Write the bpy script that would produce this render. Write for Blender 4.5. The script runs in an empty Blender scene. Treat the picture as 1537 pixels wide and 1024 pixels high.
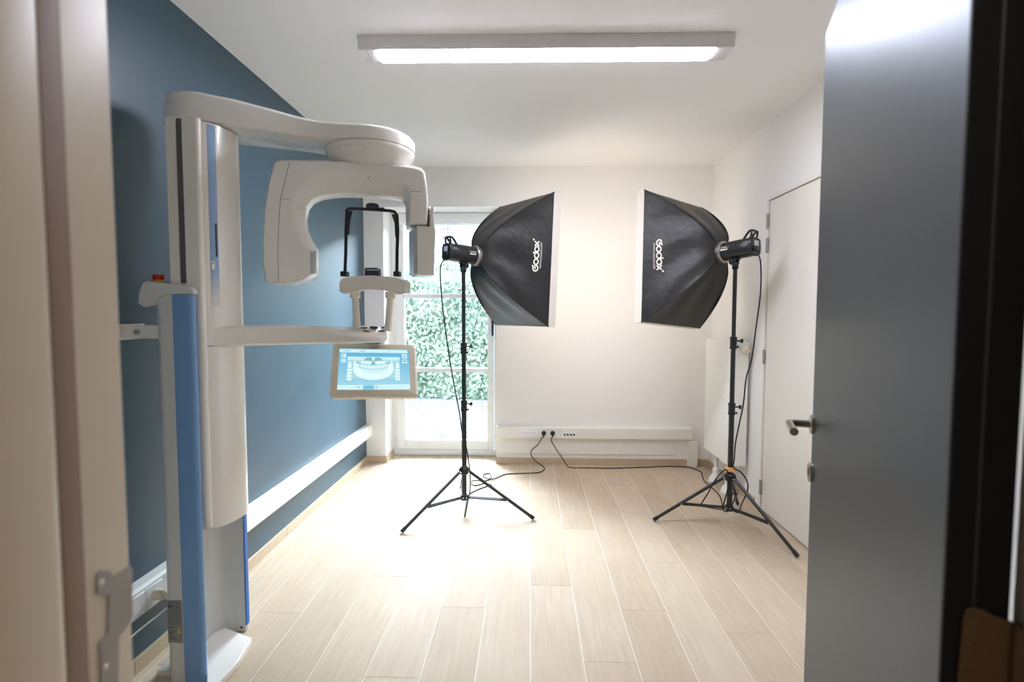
import bpy, bmesh, math, random
from mathutils import Vector, Matrix, noise
random.seed(7)
PI = math.pi
C = bpy.context.scene.collection
V = Vector

# ------------------------------------------------------------------ camera frame (metres; X right, Y into the room, Z up)
CAM = V((0, 0, 1.35))
RT = V((0.99942033, 0.03401002, 0.0015234)); UP = V((-0.00337951, 0.05458495, 0.99850341)); FW = V((-0.03387597, 0.99792976, -0.05466825))
FOC = 770.0
def at(px, py, X=None, Y=None, Z=None, P=None, N=None):
    """point of the room seen at a photo position, on a given plane"""
    d = FW + RT * ((px - 768.5) / FOC) + UP * ((512 - py) / FOC)
    if P is not None:
        return CAM + d * ((V(P) - CAM).dot(V(N)) / d.dot(V(N)))
    for i, v in enumerate((X, Y, Z)):
        if v is not None:
            return CAM + d * ((v - CAM[i]) / d[i])

# ------------------------------------------------------------------ materials
def lin(c):
    return tuple(((x / 255) / 12.92 if x / 255 <= 0.04045 else ((x / 255 + 0.055) / 1.055) ** 2.4) for x in c)
def mat(name, rgb, rough=0.5, metal=0.0, spec=0.5, bump=0.0, bscale=60, coat=0.0, vary=0.0, vscale=8, sheen=0.0):
    m = bpy.data.materials.new(name); m.use_nodes = True
    nt = m.node_tree; b = nt.nodes['Principled BSDF']
    col = (*lin(rgb), 1)
    b.inputs['Base Color'].default_value = col
    b.inputs['Roughness'].default_value = rough; b.inputs['Metallic'].default_value = metal
    b.inputs['Specular IOR Level'].default_value = spec
    b.inputs['Coat Weight'].default_value = coat
    b.inputs['Sheen Weight'].default_value = sheen
    tc = nt.nodes.new('ShaderNodeTexCoord')
    if vary:
        n = nt.nodes.new('ShaderNodeTexNoise'); n.inputs['Scale'].default_value = vscale; n.inputs['Detail'].default_value = 4
        nt.links.new(tc.outputs['Object'], n.inputs['Vector'])
        r = nt.nodes.new('ShaderNodeMix'); r.data_type = 'RGBA'
        r.inputs['A'].default_value = tuple(x * (1 - vary) for x in col[:3]) + (1,)
        r.inputs['B'].default_value = tuple(min(1, x * (1 + vary)) for x in col[:3]) + (1,)
        nt.links.new(n.outputs['Fac'], r.inputs['Factor']); nt.links.new(r.outputs['Result'], b.inputs['Base Color'])
    if bump:
        n = nt.nodes.new('ShaderNodeTexNoise'); n.inputs['Scale'].default_value = bscale; n.inputs['Detail'].default_value = 3
        nt.links.new(tc.outputs['Object'], n.inputs['Vector'])
        bp = nt.nodes.new('ShaderNodeBump'); bp.inputs['Strength'].default_value = bump; bp.inputs['Distance'].default_value = 0.01
        nt.links.new(n.outputs['Fac'], bp.inputs['Height']); nt.links.new(bp.outputs['Normal'], b.inputs['Normal'])
    return m
def emit(name, rgb, strength):
    m = bpy.data.materials.new(name); m.use_nodes = True
    b = m.node_tree.nodes['Principled BSDF']
    b.inputs['Base Color'].default_value = (*lin(rgb), 1); b.inputs['Roughness'].default_value = 0.3
    b.inputs['Emission Color'].default_value = (*lin(rgb), 1); b.inputs['Emission Strength'].default_value = strength
    return m

M = {}
M['wall'] = mat('white_wall_paint', (241, 240, 238), 0.6, bump=0.02, bscale=180)
M['ceil'] = mat('white_ceiling_paint', (241, 240, 239), 0.8, bump=0.02, bscale=150)
M['teal'] = mat('blue_wall_paint', (46, 78, 96), 0.44, spec=0.8, bump=0.03, bscale=220)
M['cream'] = mat('cream_frame_paint', (198, 184, 164), 0.4, bump=0.02, bscale=90)
M['whitedoor'] = mat('white_door_paint', (236, 232, 224), 0.42)
M['trunk'] = mat('white_plastic_trunking', (238, 236, 230), 0.35)
M['upvc'] = mat('white_window_frame', (240, 241, 242), 0.35)
M['tile'] = mat('oak_look_skirting_tile', (196, 178, 152), 0.4, vary=0.15, vscale=20)
M['shell'] = mat('glossy_white_shell', (238, 234, 228), 0.22, coat=0.4)
M['shell2'] = mat('white_shell_shade', (236, 230, 220), 0.3, coat=0.2)
M['greyshell'] = mat('pale_grey_column_paint', (205, 205, 200), 0.4)
M['beige'] = mat('warm_beige_plastic', (238, 226, 206), 0.4)
M['blue'] = mat('blue_edge_plastic', (116, 156, 200), 0.35)
M['brightblue'] = mat('deep_blue_trim', (40, 112, 196), 0.35)
M['navy'] = mat('navy_black_plastic', (26, 32, 58), 0.35)
M['darkgroove'] = mat('dark_grey_slot', (96, 92, 90), 0.5)
M['black'] = mat('black_plastic', (22, 22, 23), 0.4)
M['blackmetal'] = mat('black_anodised_tube', (26, 27, 30), 0.32, spec=0.6)
M['rubber'] = mat('black_cord_rubber', (20, 20, 22), 0.5)
M['fabric'] = mat('black_softbox_fabric', (30, 29, 28), 0.45, spec=0.5, bump=0.55, bscale=13)
M['piping'] = mat('black_softbox_piping', (24, 24, 25), 0.6)
M['lip'] = mat('white_softbox_lip', (226, 221, 212), 0.7, bump=0.1, bscale=25)
M['silver'] = mat('satin_silver', (190, 186, 178), 0.3, metal=0.9)
M['steel'] = mat('brushed_stainless_steel', (172, 165, 154), 0.28, metal=1.0)
M['greymetal'] = mat('grey_steel_plate', (160, 156, 152), 0.45, metal=0.4)
M['brass'] = mat('bronzed_hinge_steel', (88, 64, 38), 0.5, metal=0.4)
M['alu'] = mat('grey_lamp_housing', (218, 214, 214), 0.45)
M['logo'] = mat('white_print', (238, 232, 218), 0.6)
M['logodim'] = mat('grey_print', (150, 140, 124), 0.6)
M['sticker'] = mat('grey_rating_sticker', (136, 136, 134), 0.45)
M['ink'] = mat('dark_ink', (44, 44, 46), 0.5)
M['yellow'] = mat('yellow_warning_print', (226, 205, 40), 0.5)
M['red'] = mat('red_button_plastic', (186, 28, 20), 0.35)
M['amber'] = mat('amber_button_collar', (226, 150, 36), 0.4)
M['orange'] = mat('orange_rubber_ring', (232, 176, 108), 0.5)
M['brownseal'] = mat('brown_rubber_seal', (124, 98, 80), 0.6)
M['edgeblack'] = mat('black_door_edge', (8, 8, 8), 0.6, spec=0.2)
M['edgeline'] = mat('dark_blue_edge_band', (16, 24, 30), 0.4)
M['rad'] = mat('white_radiator_enamel', (240, 240, 236), 0.3)
M['plug'] = mat('cream_plug_plastic', (214, 202, 178), 0.4)
M['hole'] = mat('dark_socket_hole', (50, 48, 46), 0.6)
M['clearplastic'] = mat('pale_grey_detector_window', (186, 194, 204), 0.15, spec=0.7)
M['lamp'] = emit('fluorescent_diffuser', (238, 240, 255), 38.0)
M['softlight'] = emit('lit_softbox_diffuser', (255, 242, 230), 1.5)
M['softlight2'] = emit('lit_softbox_diffuser_dim', (255, 242, 230), 0.7)

def brushed():
    m = mat('brushed_grey_metal_door', (58, 68, 79), 0.34, metal=0.85)
    nt = m.node_tree; b = nt.nodes['Principled BSDF']
    tc = nt.nodes.new('ShaderNodeTexCoord'); mp = nt.nodes.new('ShaderNodeMapping'); mp.inputs['Scale'].default_value = (60, 60, 1.5)
    n = nt.nodes.new('ShaderNodeTexNoise'); n.inputs['Scale'].default_value = 12; n.inputs['Detail'].default_value = 4
    nt.links.new(tc.outputs['Object'], mp.inputs['Vector']); nt.links.new(mp.outputs['Vector'], n.inputs['Vector'])
    r = nt.nodes.new('ShaderNodeMapRange'); r.inputs['To Min'].default_value = 0.36; r.inputs['To Max'].default_value = 0.44
    nt.links.new(n.outputs['Fac'], r.inputs['Value']); nt.links.new(r.outputs['Result'], b.inputs['Roughness'])
    return m
M['metaldoor'] = brushed()

def floor_mat():
    m = bpy.data.materials.new('oak_look_floor_tile'); m.use_nodes = True
    nt = m.node_tree; b = nt.nodes['Principled BSDF']
    tc = nt.nodes.new('ShaderNodeTexCoord')
    a = nt.nodes.new('ShaderNodeAttribute'); a.attribute_name = 'tone'
    off = nt.nodes.new('ShaderNodeVectorMath'); off.operation = 'MULTIPLY_ADD'
    comb = nt.nodes.new('ShaderNodeCombineXYZ')
    nt.links.new(a.outputs['Fac'], comb.inputs['Y'])
    off.inputs[1].default_value = (0, 37, 0)
    nt.links.new(comb.outputs['Vector'], off.inputs[0]); nt.links.new(tc.outputs['Object'], off.inputs[2])
    mp = nt.nodes.new('ShaderNodeMapping'); mp.inputs['Scale'].default_value = (28, 1.6, 1)
    nt.links.new(off.outputs['Vector'], mp.inputs['Vector'])
    n = nt.nodes.new('ShaderNodeTexNoise'); n.inputs['Scale'].default_value = 2.2; n.inputs['Detail'].default_value = 7; n.inputs['Distortion'].default_value = 0.6
    nt.links.new(mp.outputs['Vector'], n.inputs['Vector'])
    n2 = nt.nodes.new('ShaderNodeTexNoise'); n2.inputs['Scale'].default_value = 3.0; n2.inputs['Detail'].default_value = 2
    nt.links.new(off.outputs['Vector'], n2.inputs['Vector'])
    add = nt.nodes.new('ShaderNodeMath'); add.operation = 'MULTIPLY_ADD'; add.inputs[1].default_value = 0.55
    nt.links.new(n.outputs['Fac'], add.inputs[0])
    mul = nt.nodes.new('ShaderNodeMath'); mul.operation = 'MULTIPLY'; mul.inputs[1].default_value = 0.35
    nt.links.new(n2.outputs['Fac'], mul.inputs[0]); nt.links.new(mul.outputs['Value'], add.inputs[2])
    add2 = nt.nodes.new('ShaderNodeMath'); add2.operation = 'MULTIPLY_ADD'; add2.inputs[1].default_value = 0.22
    nt.links.new(a.outputs['Fac'], add2.inputs[0]); nt.links.new(add.outputs['Value'], add2.inputs[2])
    cr = nt.nodes.new('ShaderNodeValToRGB')
    e = cr.color_ramp.elements
    e[0].position = 0.28; e[0].color = (*lin((176, 157, 134)), 1)
    e[1].position = 0.80; e[1].color = (*lin((203, 187, 166)), 1)
    k = cr.color_ramp.elements.new(0.55); k.color = (*lin((191, 173, 150)), 1)
    nt.links.new(add2.outputs['Value'], cr.inputs['Fac']); nt.links.new(cr.outputs['Color'], b.inputs['Base Color'])
    b.inputs['Roughness'].default_value = 0.62; b.inputs['Specular IOR Level'].default_value = 0.26
    bp = nt.nodes.new('ShaderNodeBump'); bp.inputs['Strength'].default_value = 0.08; bp.inputs['Distance'].default_value = 0.004
    nt.links.new(n.outputs['Fac'], bp.inputs['Height']); nt.links.new(bp.outputs['Normal'], b.inputs['Normal'])
    return m
M['floor'] = floor_mat()
M['grout'] = mat('pale_grout', (232, 226, 214), 0.8)

def glass_mat():
    m = bpy.data.materials.new('clear_window_glass'); m.use_nodes = True
    nt = m.node_tree; nt.nodes.clear()
    o = nt.nodes.new('ShaderNodeOutputMaterial'); mx = nt.nodes.new('ShaderNodeMixShader')
    t = nt.nodes.new('ShaderNodeBsdfTransparent'); g = nt.nodes.new('ShaderNodeBsdfGlossy')
    t.inputs['Color'].default_value = (0.96, 0.98, 0.98, 1); g.inputs['Roughness'].default_value = 0.02
    f = nt.nodes.new('ShaderNodeFresnel'); f.inputs['IOR'].default_value = 1.25
    nt.links.new(f.outputs['Fac'], mx.inputs['Fac']); nt.links.new(t.outputs[0], mx.inputs[1]); nt.links.new(g.outputs[0], mx.inputs[2])
    nt.links.new(mx.outputs[0], o.inputs['Surface'])
    return m
M['glass'] = glass_mat()

def gravel_mat():
    m = bpy.data.materials.new('white_gravel'); m.use_nodes = True
    nt = m.node_tree; b = nt.nodes['Principled BSDF']
    tc = nt.nodes.new('ShaderNodeTexCoord'); v = nt.nodes.new('ShaderNodeTexVoronoi'); v.inputs['Scale'].default_value = 22
    nt.links.new(tc.outputs['Object'], v.inputs['Vector'])
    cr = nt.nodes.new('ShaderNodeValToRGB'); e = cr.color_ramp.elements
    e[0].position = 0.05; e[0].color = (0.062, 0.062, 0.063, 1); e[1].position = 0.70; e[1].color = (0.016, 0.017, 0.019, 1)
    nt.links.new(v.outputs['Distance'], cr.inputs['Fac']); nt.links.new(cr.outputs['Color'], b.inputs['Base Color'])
    bp = nt.nodes.new('ShaderNodeBump'); bp.inputs['Strength'].default_value = 0.8; bp.inputs['Distance'].default_value = 0.03; bp.invert = True
    nt.links.new(v.outputs['Distance'], bp.inputs['Height']); nt.links.new(bp.outputs['Normal'], b.inputs['Normal'])
    b.inputs['Roughness'].default_value = 0.95; b.inputs['Specular IOR Level'].default_value = 0.0
    return m
M['gravel'] = gravel_mat()

def brick_mat():
    m = bpy.data.materials.new('pale_painted_brick'); m.use_nodes = True
    nt = m.node_tree; b = nt.nodes['Principled BSDF']
    tc = nt.nodes.new('ShaderNodeTexCoord'); sp = nt.nodes.new('ShaderNodeSeparateXYZ'); cb = nt.nodes.new('ShaderNodeCombineXYZ')
    nt.links.new(tc.outputs['Object'], sp.inputs[0]); nt.links.new(sp.outputs['X'], cb.inputs['X']); nt.links.new(sp.outputs['Z'], cb.inputs['Y'])
    k = nt.nodes.new('ShaderNodeTexBrick'); k.inputs['Scale'].default_value = 1
    k.inputs['Brick Width'].default_value = 0.24; k.inputs['Row Height'].default_value = 0.075; k.inputs['Mortar Size'].default_value = 0.010
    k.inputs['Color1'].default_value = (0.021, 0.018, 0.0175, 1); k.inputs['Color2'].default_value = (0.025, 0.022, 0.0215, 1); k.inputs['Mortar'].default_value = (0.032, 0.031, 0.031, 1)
    nt.links.new(cb.outputs[0], k.inputs['Vector']); nt.links.new(k.outputs['Color'], b.inputs['Base Color'])
    b.inputs['Roughness'].default_value = 0.95; b.inputs['Specular IOR Level'].default_value = 0.0
    return m
M['brick'] = brick_mat()

def leaf_mat():
    m = bpy.data.materials.new('hedge_leaf_green'); m.use_nodes = True
    nt = m.node_tree; b = nt.nodes['Principled BSDF']
    a = nt.nodes.new('ShaderNodeAttribute'); a.attribute_name = 'tone'
    cr = nt.nodes.new('ShaderNodeValToRGB'); e = cr.color_ramp.elements
    e[0].position = 0.0; e[0].color = (0.014, 0.022, 0.018, 1); e[1].position = 1.0; e[1].color = (0.050, 0.061, 0.043, 1)
    k = e.new(0.5); k.color = (0.027, 0.038, 0.027, 1)
    k = e.new(0.96); k.color = (0.040, 0.048, 0.036, 1)
    nt.links.new(a.outputs['Fac'], cr.inputs['Fac']); nt.links.new(cr.outputs['Color'], b.inputs['Base Color'])
    b.inputs['Roughness'].default_value = 0.6; b.inputs['Specular IOR Level'].default_value = 0.05
    return m
M['leaf'] = leaf_mat()

def stripe_mat():
    """printed stripe: light blue that fades to the white of the shell towards its lower end"""
    m = mat('light_blue_fading_stripe', (150, 176, 214), 0.25, coat=0.4)
    nt = m.node_tree; b = nt.nodes['Principled BSDF']
    g = nt.nodes.new('ShaderNodeNewGeometry'); sp = nt.nodes.new('ShaderNodeSeparateXYZ')
    nt.links.new(g.outputs['Position'], sp.inputs[0])
    r = nt.nodes.new('ShaderNodeMapRange'); r.inputs['From Min'].default_value = 1.38; r.inputs['From Max'].default_value = 1.50
    nt.links.new(sp.outputs['Z'], r.inputs['Value'])
    x = nt.nodes.new('ShaderNodeMix'); x.data_type = 'RGBA'
    x.inputs['A'].default_value = (*lin((226, 220, 212)), 1); x.inputs['B'].default_value = (*lin((150, 176, 214)), 1)
    nt.links.new(r.outputs['Result'], x.inputs['Factor']); nt.links.new(x.outputs['Result'], b.inputs['Base Color'])
    return m
M['stripe'] = stripe_mat()
def screen_mat():
    m = emit('blue_screen_background', (120, 200, 232), 0.55)
    nt = m.node_tree; b = nt.nodes['Principled BSDF']
    a = nt.nodes.new('ShaderNodeAttribute'); a.attribute_name = 'tone'
    cr = nt.nodes.new('ShaderNodeValToRGB'); e = cr.color_ramp.elements
    e[0].position = 0; e[0].color = (*lin((168, 222, 240)), 1); e[1].position = 1; e[1].color = (*lin((96, 182, 222)), 1)
    nt.links.new(a.outputs['Fac'], cr.inputs['Fac']); nt.links.new(cr.outputs['Color'], b.inputs['Emission Color'])
    b.inputs['Base Color'].default_value = (0.02, 0.03, 0.04, 1)
    return m
M['screen'] = screen_mat()
def semit(n, rgb, s=0.6):
    m = emit(n, rgb, s); m.node_tree.nodes['Principled BSDF'].inputs['Base Color'].default_value = (0.02, 0.02, 0.02, 1); return m
M['s_bar'] = semit('screen_pale_bar', (204, 240, 248), 0.6)
M['s_img'] = semit('screen_image_grey', (170, 216, 224))
M['s_bone'] = semit('screen_bone_white', (214, 242, 244), 0.65)
M['s_bone2'] = semit('screen_bone_mid', (192, 230, 236), 0.65)
M['s_dark'] = semit('screen_teal_shadow', (128, 182, 194))
M['s_icon'] = semit('screen_icon_grey', (104, 132, 144))
M['s_mid'] = semit('screen_mid_blue', (110, 190, 224))

# ------------------------------------------------------------------ mesh builder
class MB:
    def __init__(s): s.v = []; s.f = []; s.mi = []; s.tone = []
    def vert(s, p): s.v.append(V(p)); return len(s.v) - 1
    def face(s, idx, m=0, tone=0.0): s.f.append(tuple(idx)); s.mi.append(m); s.tone.append(tone)
    def poly(s, pts, m=0, tone=0.0): s.face([s.vert(p) for p in pts], m, tone)
    def box(s, a, b, m=0, T=None):
        x0, x1 = sorted((a[0], b[0])); y0, y1 = sorted((a[1], b[1])); z0, z1 = sorted((a[2], b[2]))
        P = [V((x, y, z)) for z in (z0, z1) for x, y in ((x0, y0), (x1, y0), (x1, y1), (x0, y1))]
        if T is not None: P = [T @ p for p in P]
        i = [s.vert(p) for p in P]
        for q in ((3, 2, 1, 0), (4, 5, 6, 7), (0, 1, 5, 4), (1, 2, 6, 5), (2, 3, 7, 6), (3, 0, 4, 7)): s.face([i[k] for k in q], m)
    def loft(s, loops, m=0, caps=True, closed=True):
        R = [[s.vert(p) for p in L] for L in loops]; n = len(R[0])
        for a, b in zip(R, R[1:]):
            for k in range(n if closed else n - 1):
                s.face((a[k], a[(k + 1) % n], b[(k + 1) % n], b[k]), m)
        if caps: s.face(R[0][::-1], m); s.face(R[-1], m)
    def prism(s, outline, off, m=0): s.loft([[V(p) for p in outline], [V(p) + V(off) for p in outline]], m)
    def tube(s, pts, r, n=10, m=0, caps=True):
        pts = [V(p) for p in pts]; loops = []; prev = None
        for i, p in enumerate(pts):
            t = (pts[min(i + 1, len(pts) - 1)] - pts[max(i - 1, 0)]).normalized()
            if prev is None: a = t.orthogonal().normalized()
            else:
                a = prev - t * prev.dot(t)
                a = a.normalized() if a.length > 1e-6 else t.orthogonal().normalized()
            prev = a; b = t.cross(a); rr = r[i] if isinstance(r, (list, tuple)) else r
            loops.append([p + (a * math.cos(2 * PI * k / n) + b * math.sin(2 * PI * k / n)) * rr for k in range(n)])
        s.loft(loops, m, caps)
    def lathe(s, prof, o, ax=(0, 0, 1), n=32, m=0):
        ax = V(ax).normalized(); a = ax.orthogonal().normalized(); b = ax.cross(a); o = V(o)
        s.loft([[o + ax * h + (a * math.cos(2 * PI * k / n) + b * math.sin(2 * PI * k / n)) * max(r, 1e-4) for k in range(n)] for r, h in prof], m)
    def build(s, name, mats, parent=None, bevel=0.0, seg=2, smooth=35, origin=None):
        if not isinstance(mats, (list, tuple)): mats = [mats]
        o0 = V(origin) if origin is not None else (V(parent['_o']) if parent is not None and '_o' in parent else V((0, 0, 0)))
        me = bpy.data.meshes.new(name)
        me.from_pydata([tuple(p - o0) for p in s.v], [], s.f)
        me.polygons.foreach_set('material_index', s.mi)
        if any(s.tone):
            at_ = me.attributes.new('tone', 'FLOAT', 'FACE'); at_.data.foreach_set('value', s.tone)
        bm = bmesh.new(); bm.from_mesh(me); bmesh.ops.recalc_face_normals(bm, faces=bm.faces); bm.to_mesh(me); bm.free()
        for k in mats: me.materials.append(k)
        me.shade_smooth(); me.set_sharp_from_angle(angle=math.radians(smooth))
        ob = bpy.data.objects.new(name, me); C.objects.link(ob)
        if parent is not None:
            ob.parent = parent; ob['_o'] = list(o0)
        else:
            ob.location = o0; ob['_o'] = list(o0)
        if bevel:
            md = ob.modifiers.new('bevel', 'BEVEL'); md.width = bevel; md.segments = seg; md.limit_method = 'ANGLE'; md.angle_limit = math.radians(38); md.harden_normals = False
        return ob
def tag(o, label, cat, group=None, kind=None):
    o['label'] = label; o['category'] = cat
    if group: o['group'] = group
    if kind: o['kind'] = kind
    return o
def thing(name, loc, label, cat, group=None, kind=None):
    e = bpy.data.objects.new(name, None); C.objects.link(e); e.empty_display_size = 0.05
    e.location = loc; e['_o'] = list(loc)
    return tag(e, label, cat, group, kind)
def struct(ob, label, cat): return tag(ob, label, cat, None, 'structure')
def smooth_path(pts, n=8):
    pts = [V(p) for p in pts]; out = []
    for i in range(len(pts) - 1):
        p0, p1, p2, p3 = pts[max(i - 1, 0)], pts[i], pts[i + 1], pts[min(i + 2, len(pts) - 1)]
        for k in range(n):
            t = k / n
            out.append(0.5 * ((2 * p1) + (p2 - p0) * t + (2 * p0 - 5 * p1 + 4 * p2 - p3) * t * t + (3 * p1 - p0 - 3 * p2 + p3) * t ** 3))
    out.append(pts[-1]); return out
def bez(pts, n=8):  # smoothed open outline
    return smooth_path(pts, n)
def text_mesh(body, size):
    cu = bpy.data.curves.new('lettering', 'FONT'); cu.body = body; cu.size = size
    ob = bpy.data.objects.new('lettering', cu); C.objects.link(ob)
    me = bpy.data.meshes.new_from_object(ob)
    vs = [V(v.co) for v in me.vertices]; fs = [tuple(p.vertices) for p in me.polygons]
    bpy.data.objects.remove(ob); bpy.data.meshes.remove(me)
    return vs, fs

# ------------------------------------------------------------------ room shell
XL, XR, YB, H = -1.470, 1.588, 4.535, 2.622
YF0, YF1 = 0.40, 0.583           # front wall (corridor side, room side)
XJ0, XJ1 = -0.475, 0.545         # doorway
OX0, OX1, OZ = -1.293, -0.293, 2.279   # garden door opening in the back wall
YW = 4.785                        # face of the garden door frame
YOUT = 4.90

# floor: one mesh of long oak-look tiles laid towards the garden door
fb = MB(); p = 0.2055; L = 1.23; x_0 = 0.0086; g = 0.0016
offs = {-6: .972, -5: .517, -4: .078, -3: .584, -2: 1.044, -1: .453, 0: .018, 1: .696, 2: 1.048, 3: .28, 4: .898, 5: .402, 6: .76, 7: .15, -7: .62, -8: .2}
def plank(x0, x1, y0, y1, t):
    x0, x1 = max(x0, -1.6), min(x1, 1.7)
    if x1 - x0 < 0.005 or y1 - y0 < 0.005: return
    b_ = [fb.vert(q) for q in ((x0, y0, -.002), (x1, y0, -.002), (x1, y1, -.002), (x0, y1, -.002), (x0, y0, 0), (x1, y0, 0), (x1, y1, 0), (x0, y1, 0))]
    for q in ((4, 5, 6, 7), (0, 1, 5, 4), (1, 2, 6, 5), (2, 3, 7, 6), (3, 0, 4, 7)): fb.face([b_[k] for k in q], 0, t)
for k in range(-9, 9):
    o_ = offs.get(k, random.random() * L); y = o_ - 3 * L
    while y < 5.0:
        y0, y1 = max(y, -1.7), min(y + L, 4.95)
        if y1 > y0: plank(x_0 + k * p + g, x_0 + (k + 1) * p - g, y0 + g, y1 - g, 0.05 + 0.95 * random.random())
        y += L
fb.box((-1.7, -1.8, -0.08), (1.8, 4.96, -0.0012), 1)
struct(fb.build('floor', [M['floor'], M['grout']]), 'pale oak look tiled floor of long narrow planks', 'floor')

b = MB(); b.box((-1.7, -1.8, H), (1.8, YOUT, H + 0.12)); struct(b.build('ceiling', M['ceil']), 'plain white ceiling', 'ceiling')
b = MB(); b.box((XL - 0.12, YF1, -0.05), (XL, YOUT, H)); struct(b.build('wall_left', M['teal']), 'dark grey blue painted side wall', 'wall')
# back wall with the garden door opening
b = MB()
b.box((XL, YB, -0.05), (OX0, YOUT, H)); b.box((OX1, YB, -0.05), (XR, YOUT, H)); b.box((OX0, YB, OZ), (OX1, YOUT, H))
struct(b.build('wall_back', M['wall']), 'white end wall around the garden door', 'wall')
# right wall with recess for the white door
DY0, DY1, DZ = 2.575, 3.535, 2.122
b = MB()
b.box((XR, YF1, -0.05), (XR + .12, DY0, H)); b.box((XR, DY1, -0.05), (XR + .12, YOUT, H)); b.box((XR, DY0, DZ), (XR + .12, DY1, H)); b.box((XR + .05, DY0, -0.05), (XR + .12, DY1, DZ))
struct(b.build('wall_right', M['wall']), 'white side wall with the closed white door', 'wall')
# front wall (the one the picture looks through)
b = MB()
b.box((-1.7, YF0, -0.05), (XJ0 - .03, YF1, H)); b.box((XJ1 + .03, YF0, -0.05), (1.8, YF1, H)); b.box((XJ0 - .03, YF0, 2.15), (XJ1 + .03, YF1, H))
struct(b.build('wall_front', M['wall']), 'white wall that holds the doorway', 'wall')
# corridor behind the doorway
b = MB(); b.box((-1.7, -1.8, -0.05), (-1.6, YF0, H)); struct(b.build('wall_corridor_left', M['wall']), 'white corridor wall', 'wall')
b = MB(); b.box((1.7, -1.8, -0.05), (1.8, YF0, H)); struct(b.build('wall_corridor_right', M['wall']), 'white corridor wall', 'wall')
b = MB(); b.box((-1.6, -1.8, -0.05), (1.7, -1.7, H)); struct(b.build('wall_corridor_back', M['wall']), 'white corridor wall', 'wall')

# skirting tiles
T = 0.012
def skirting(name, boxes, label):
    b = MB()
    for a, c in boxes: b.box(a, c)
    return struct(b.build(name, M['tile'], bevel=0.0015), label, 'baseboard')
ys = [YF1 + 0.001]
while ys[-1] < YB - 0.7: ys.append(ys[-1] + 0.6)
ys.append(YB)
skirting('baseboard_left', [((XL, a + .001, 0), (XL + T, c - .001, .058)) for a, c in zip(ys, ys[1:])], 'oak look skirting tile under the blue wall')
skirting('baseboard_back', [((XL + T, YB - T, 0), (OX0, YB, .058)), ((OX0, YB - T, 0), (OX0 + T, YW, .058)), ((OX1, YB - T, 0), (.45, YB, .058)), ((.452, YB - T, 0), (1.05, YB, .058)), ((1.052, YB - T, 0), (XR, YB, .058))], 'oak look skirting tile along the end wall')
skirting('baseboard_right', [((XR - T, DY1 + .06, 0), (XR, YB - T, .058)), ((XR - T, YF1 + .001, 0), (XR, DY0 - .06, .058))], 'oak look skirting tile along the door wall')

# ------------------------------------------------------------------ garden door (window_1)
w = thing('window_1', (0.5 * (OX0 + OX1), YW, 0), 'white glazed garden door with two glazing bars', 'window', kind='structure')
gl0 = at(608, 500, Y=YW + .03); gl1 = at(731.8, 500, Y=YW + .03)
GX0, GX1 = gl0.x, gl1.x
GZ0, GZ1 = at(670, 660, Y=YW + .03).z, at(690, 338, Y=YW + .03).z
m1 = at(670, 444.5, Y=YW + .03).z; m2 = at(690, 555.5, Y=YW + .03).z
fw = 0.035
b = MB()
zt = OZ
b.box((OX0, YW + .012, 0), (OX0 + fw, YOUT, zt)); b.box((OX1 - fw, YW + .012, 0), (OX1, YOUT, zt))
b.box((OX0 + fw, YW + .012, zt - fw), (OX1 - fw, YOUT, zt))
b.build('window_frame', M['upvc'], w, bevel=.003)
b = MB(); b.box((OX0 + .002, YW - .012, 0.0), (OX1 - .002, YOUT, .052)); b.build('threshold', M['upvc'], w, bevel=.006)
b = MB()   # roller shutter box seen above the glass
b.box((OX0 + fw, YW - .002, GZ1 + .012), (OX1 - fw, YW + .05, zt - .004)); b.build('shutter_box', M['alu'] if False else M['upvc'], w, bevel=.006)
b = MB(); sx0, sx1 = OX0 + fw + .003, OX1 - fw - .003
b.box((sx0, YW, .056), (GX0, YW + .06, GZ1 + .008)); b.box((GX1, YW, .056), (sx1, YW + .06, GZ1 + .008))
b.box((GX0, YW, .056), (GX1, YW + .06, GZ0)); b.box((GX0, YW, GZ1), (GX1, YW + .06, GZ1 + .008))
b.build('sash', M['upvc'], w, bevel=.004)
for z in (m1, m2):
    b = MB(); b.box((GX0, YW + .012, z - .02), (GX1, YW + .052, z + .02)); b.build('glazing_bar', M['upvc'], w, bevel=.004)
for z0, z1 in ((GZ0, m2 - .02), (m2 + .02, m1 - .02), (m1 + .02, GZ1)):
    b = MB(); b.box((GX0 - .004, YW + .028, z0 - .004), (GX1 + .004, YW + .034, z1 + .004)); b.build('glass_pane', M['glass'], w)
b = MB(); hp = at(740, 483, Y=YW - .02)
b.lathe([(.0, 0), (.018, 0), (.018, .016), (.009, .02), (.009, .045), (.012, .05), (0, .052)], (hp.x, YW, hp.z), (0, -1, 0), 20)
b.tube([(hp.x, YW - .042, hp.z), (hp.x - .002, YW - .045, hp.z - .05), (hp.x - .003, YW - .044, hp.z - .13)], [.011, .011, .009], 12)
b.build('handle', M['navy'], w)
b = MB(); b.lathe([(0, 0), (.008, 0), (.008, .09), (0, .09)], (OX0 + fw + .004, YW - .008, .09), n=14); b.build('hinge', M['upvc'], w)

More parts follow.
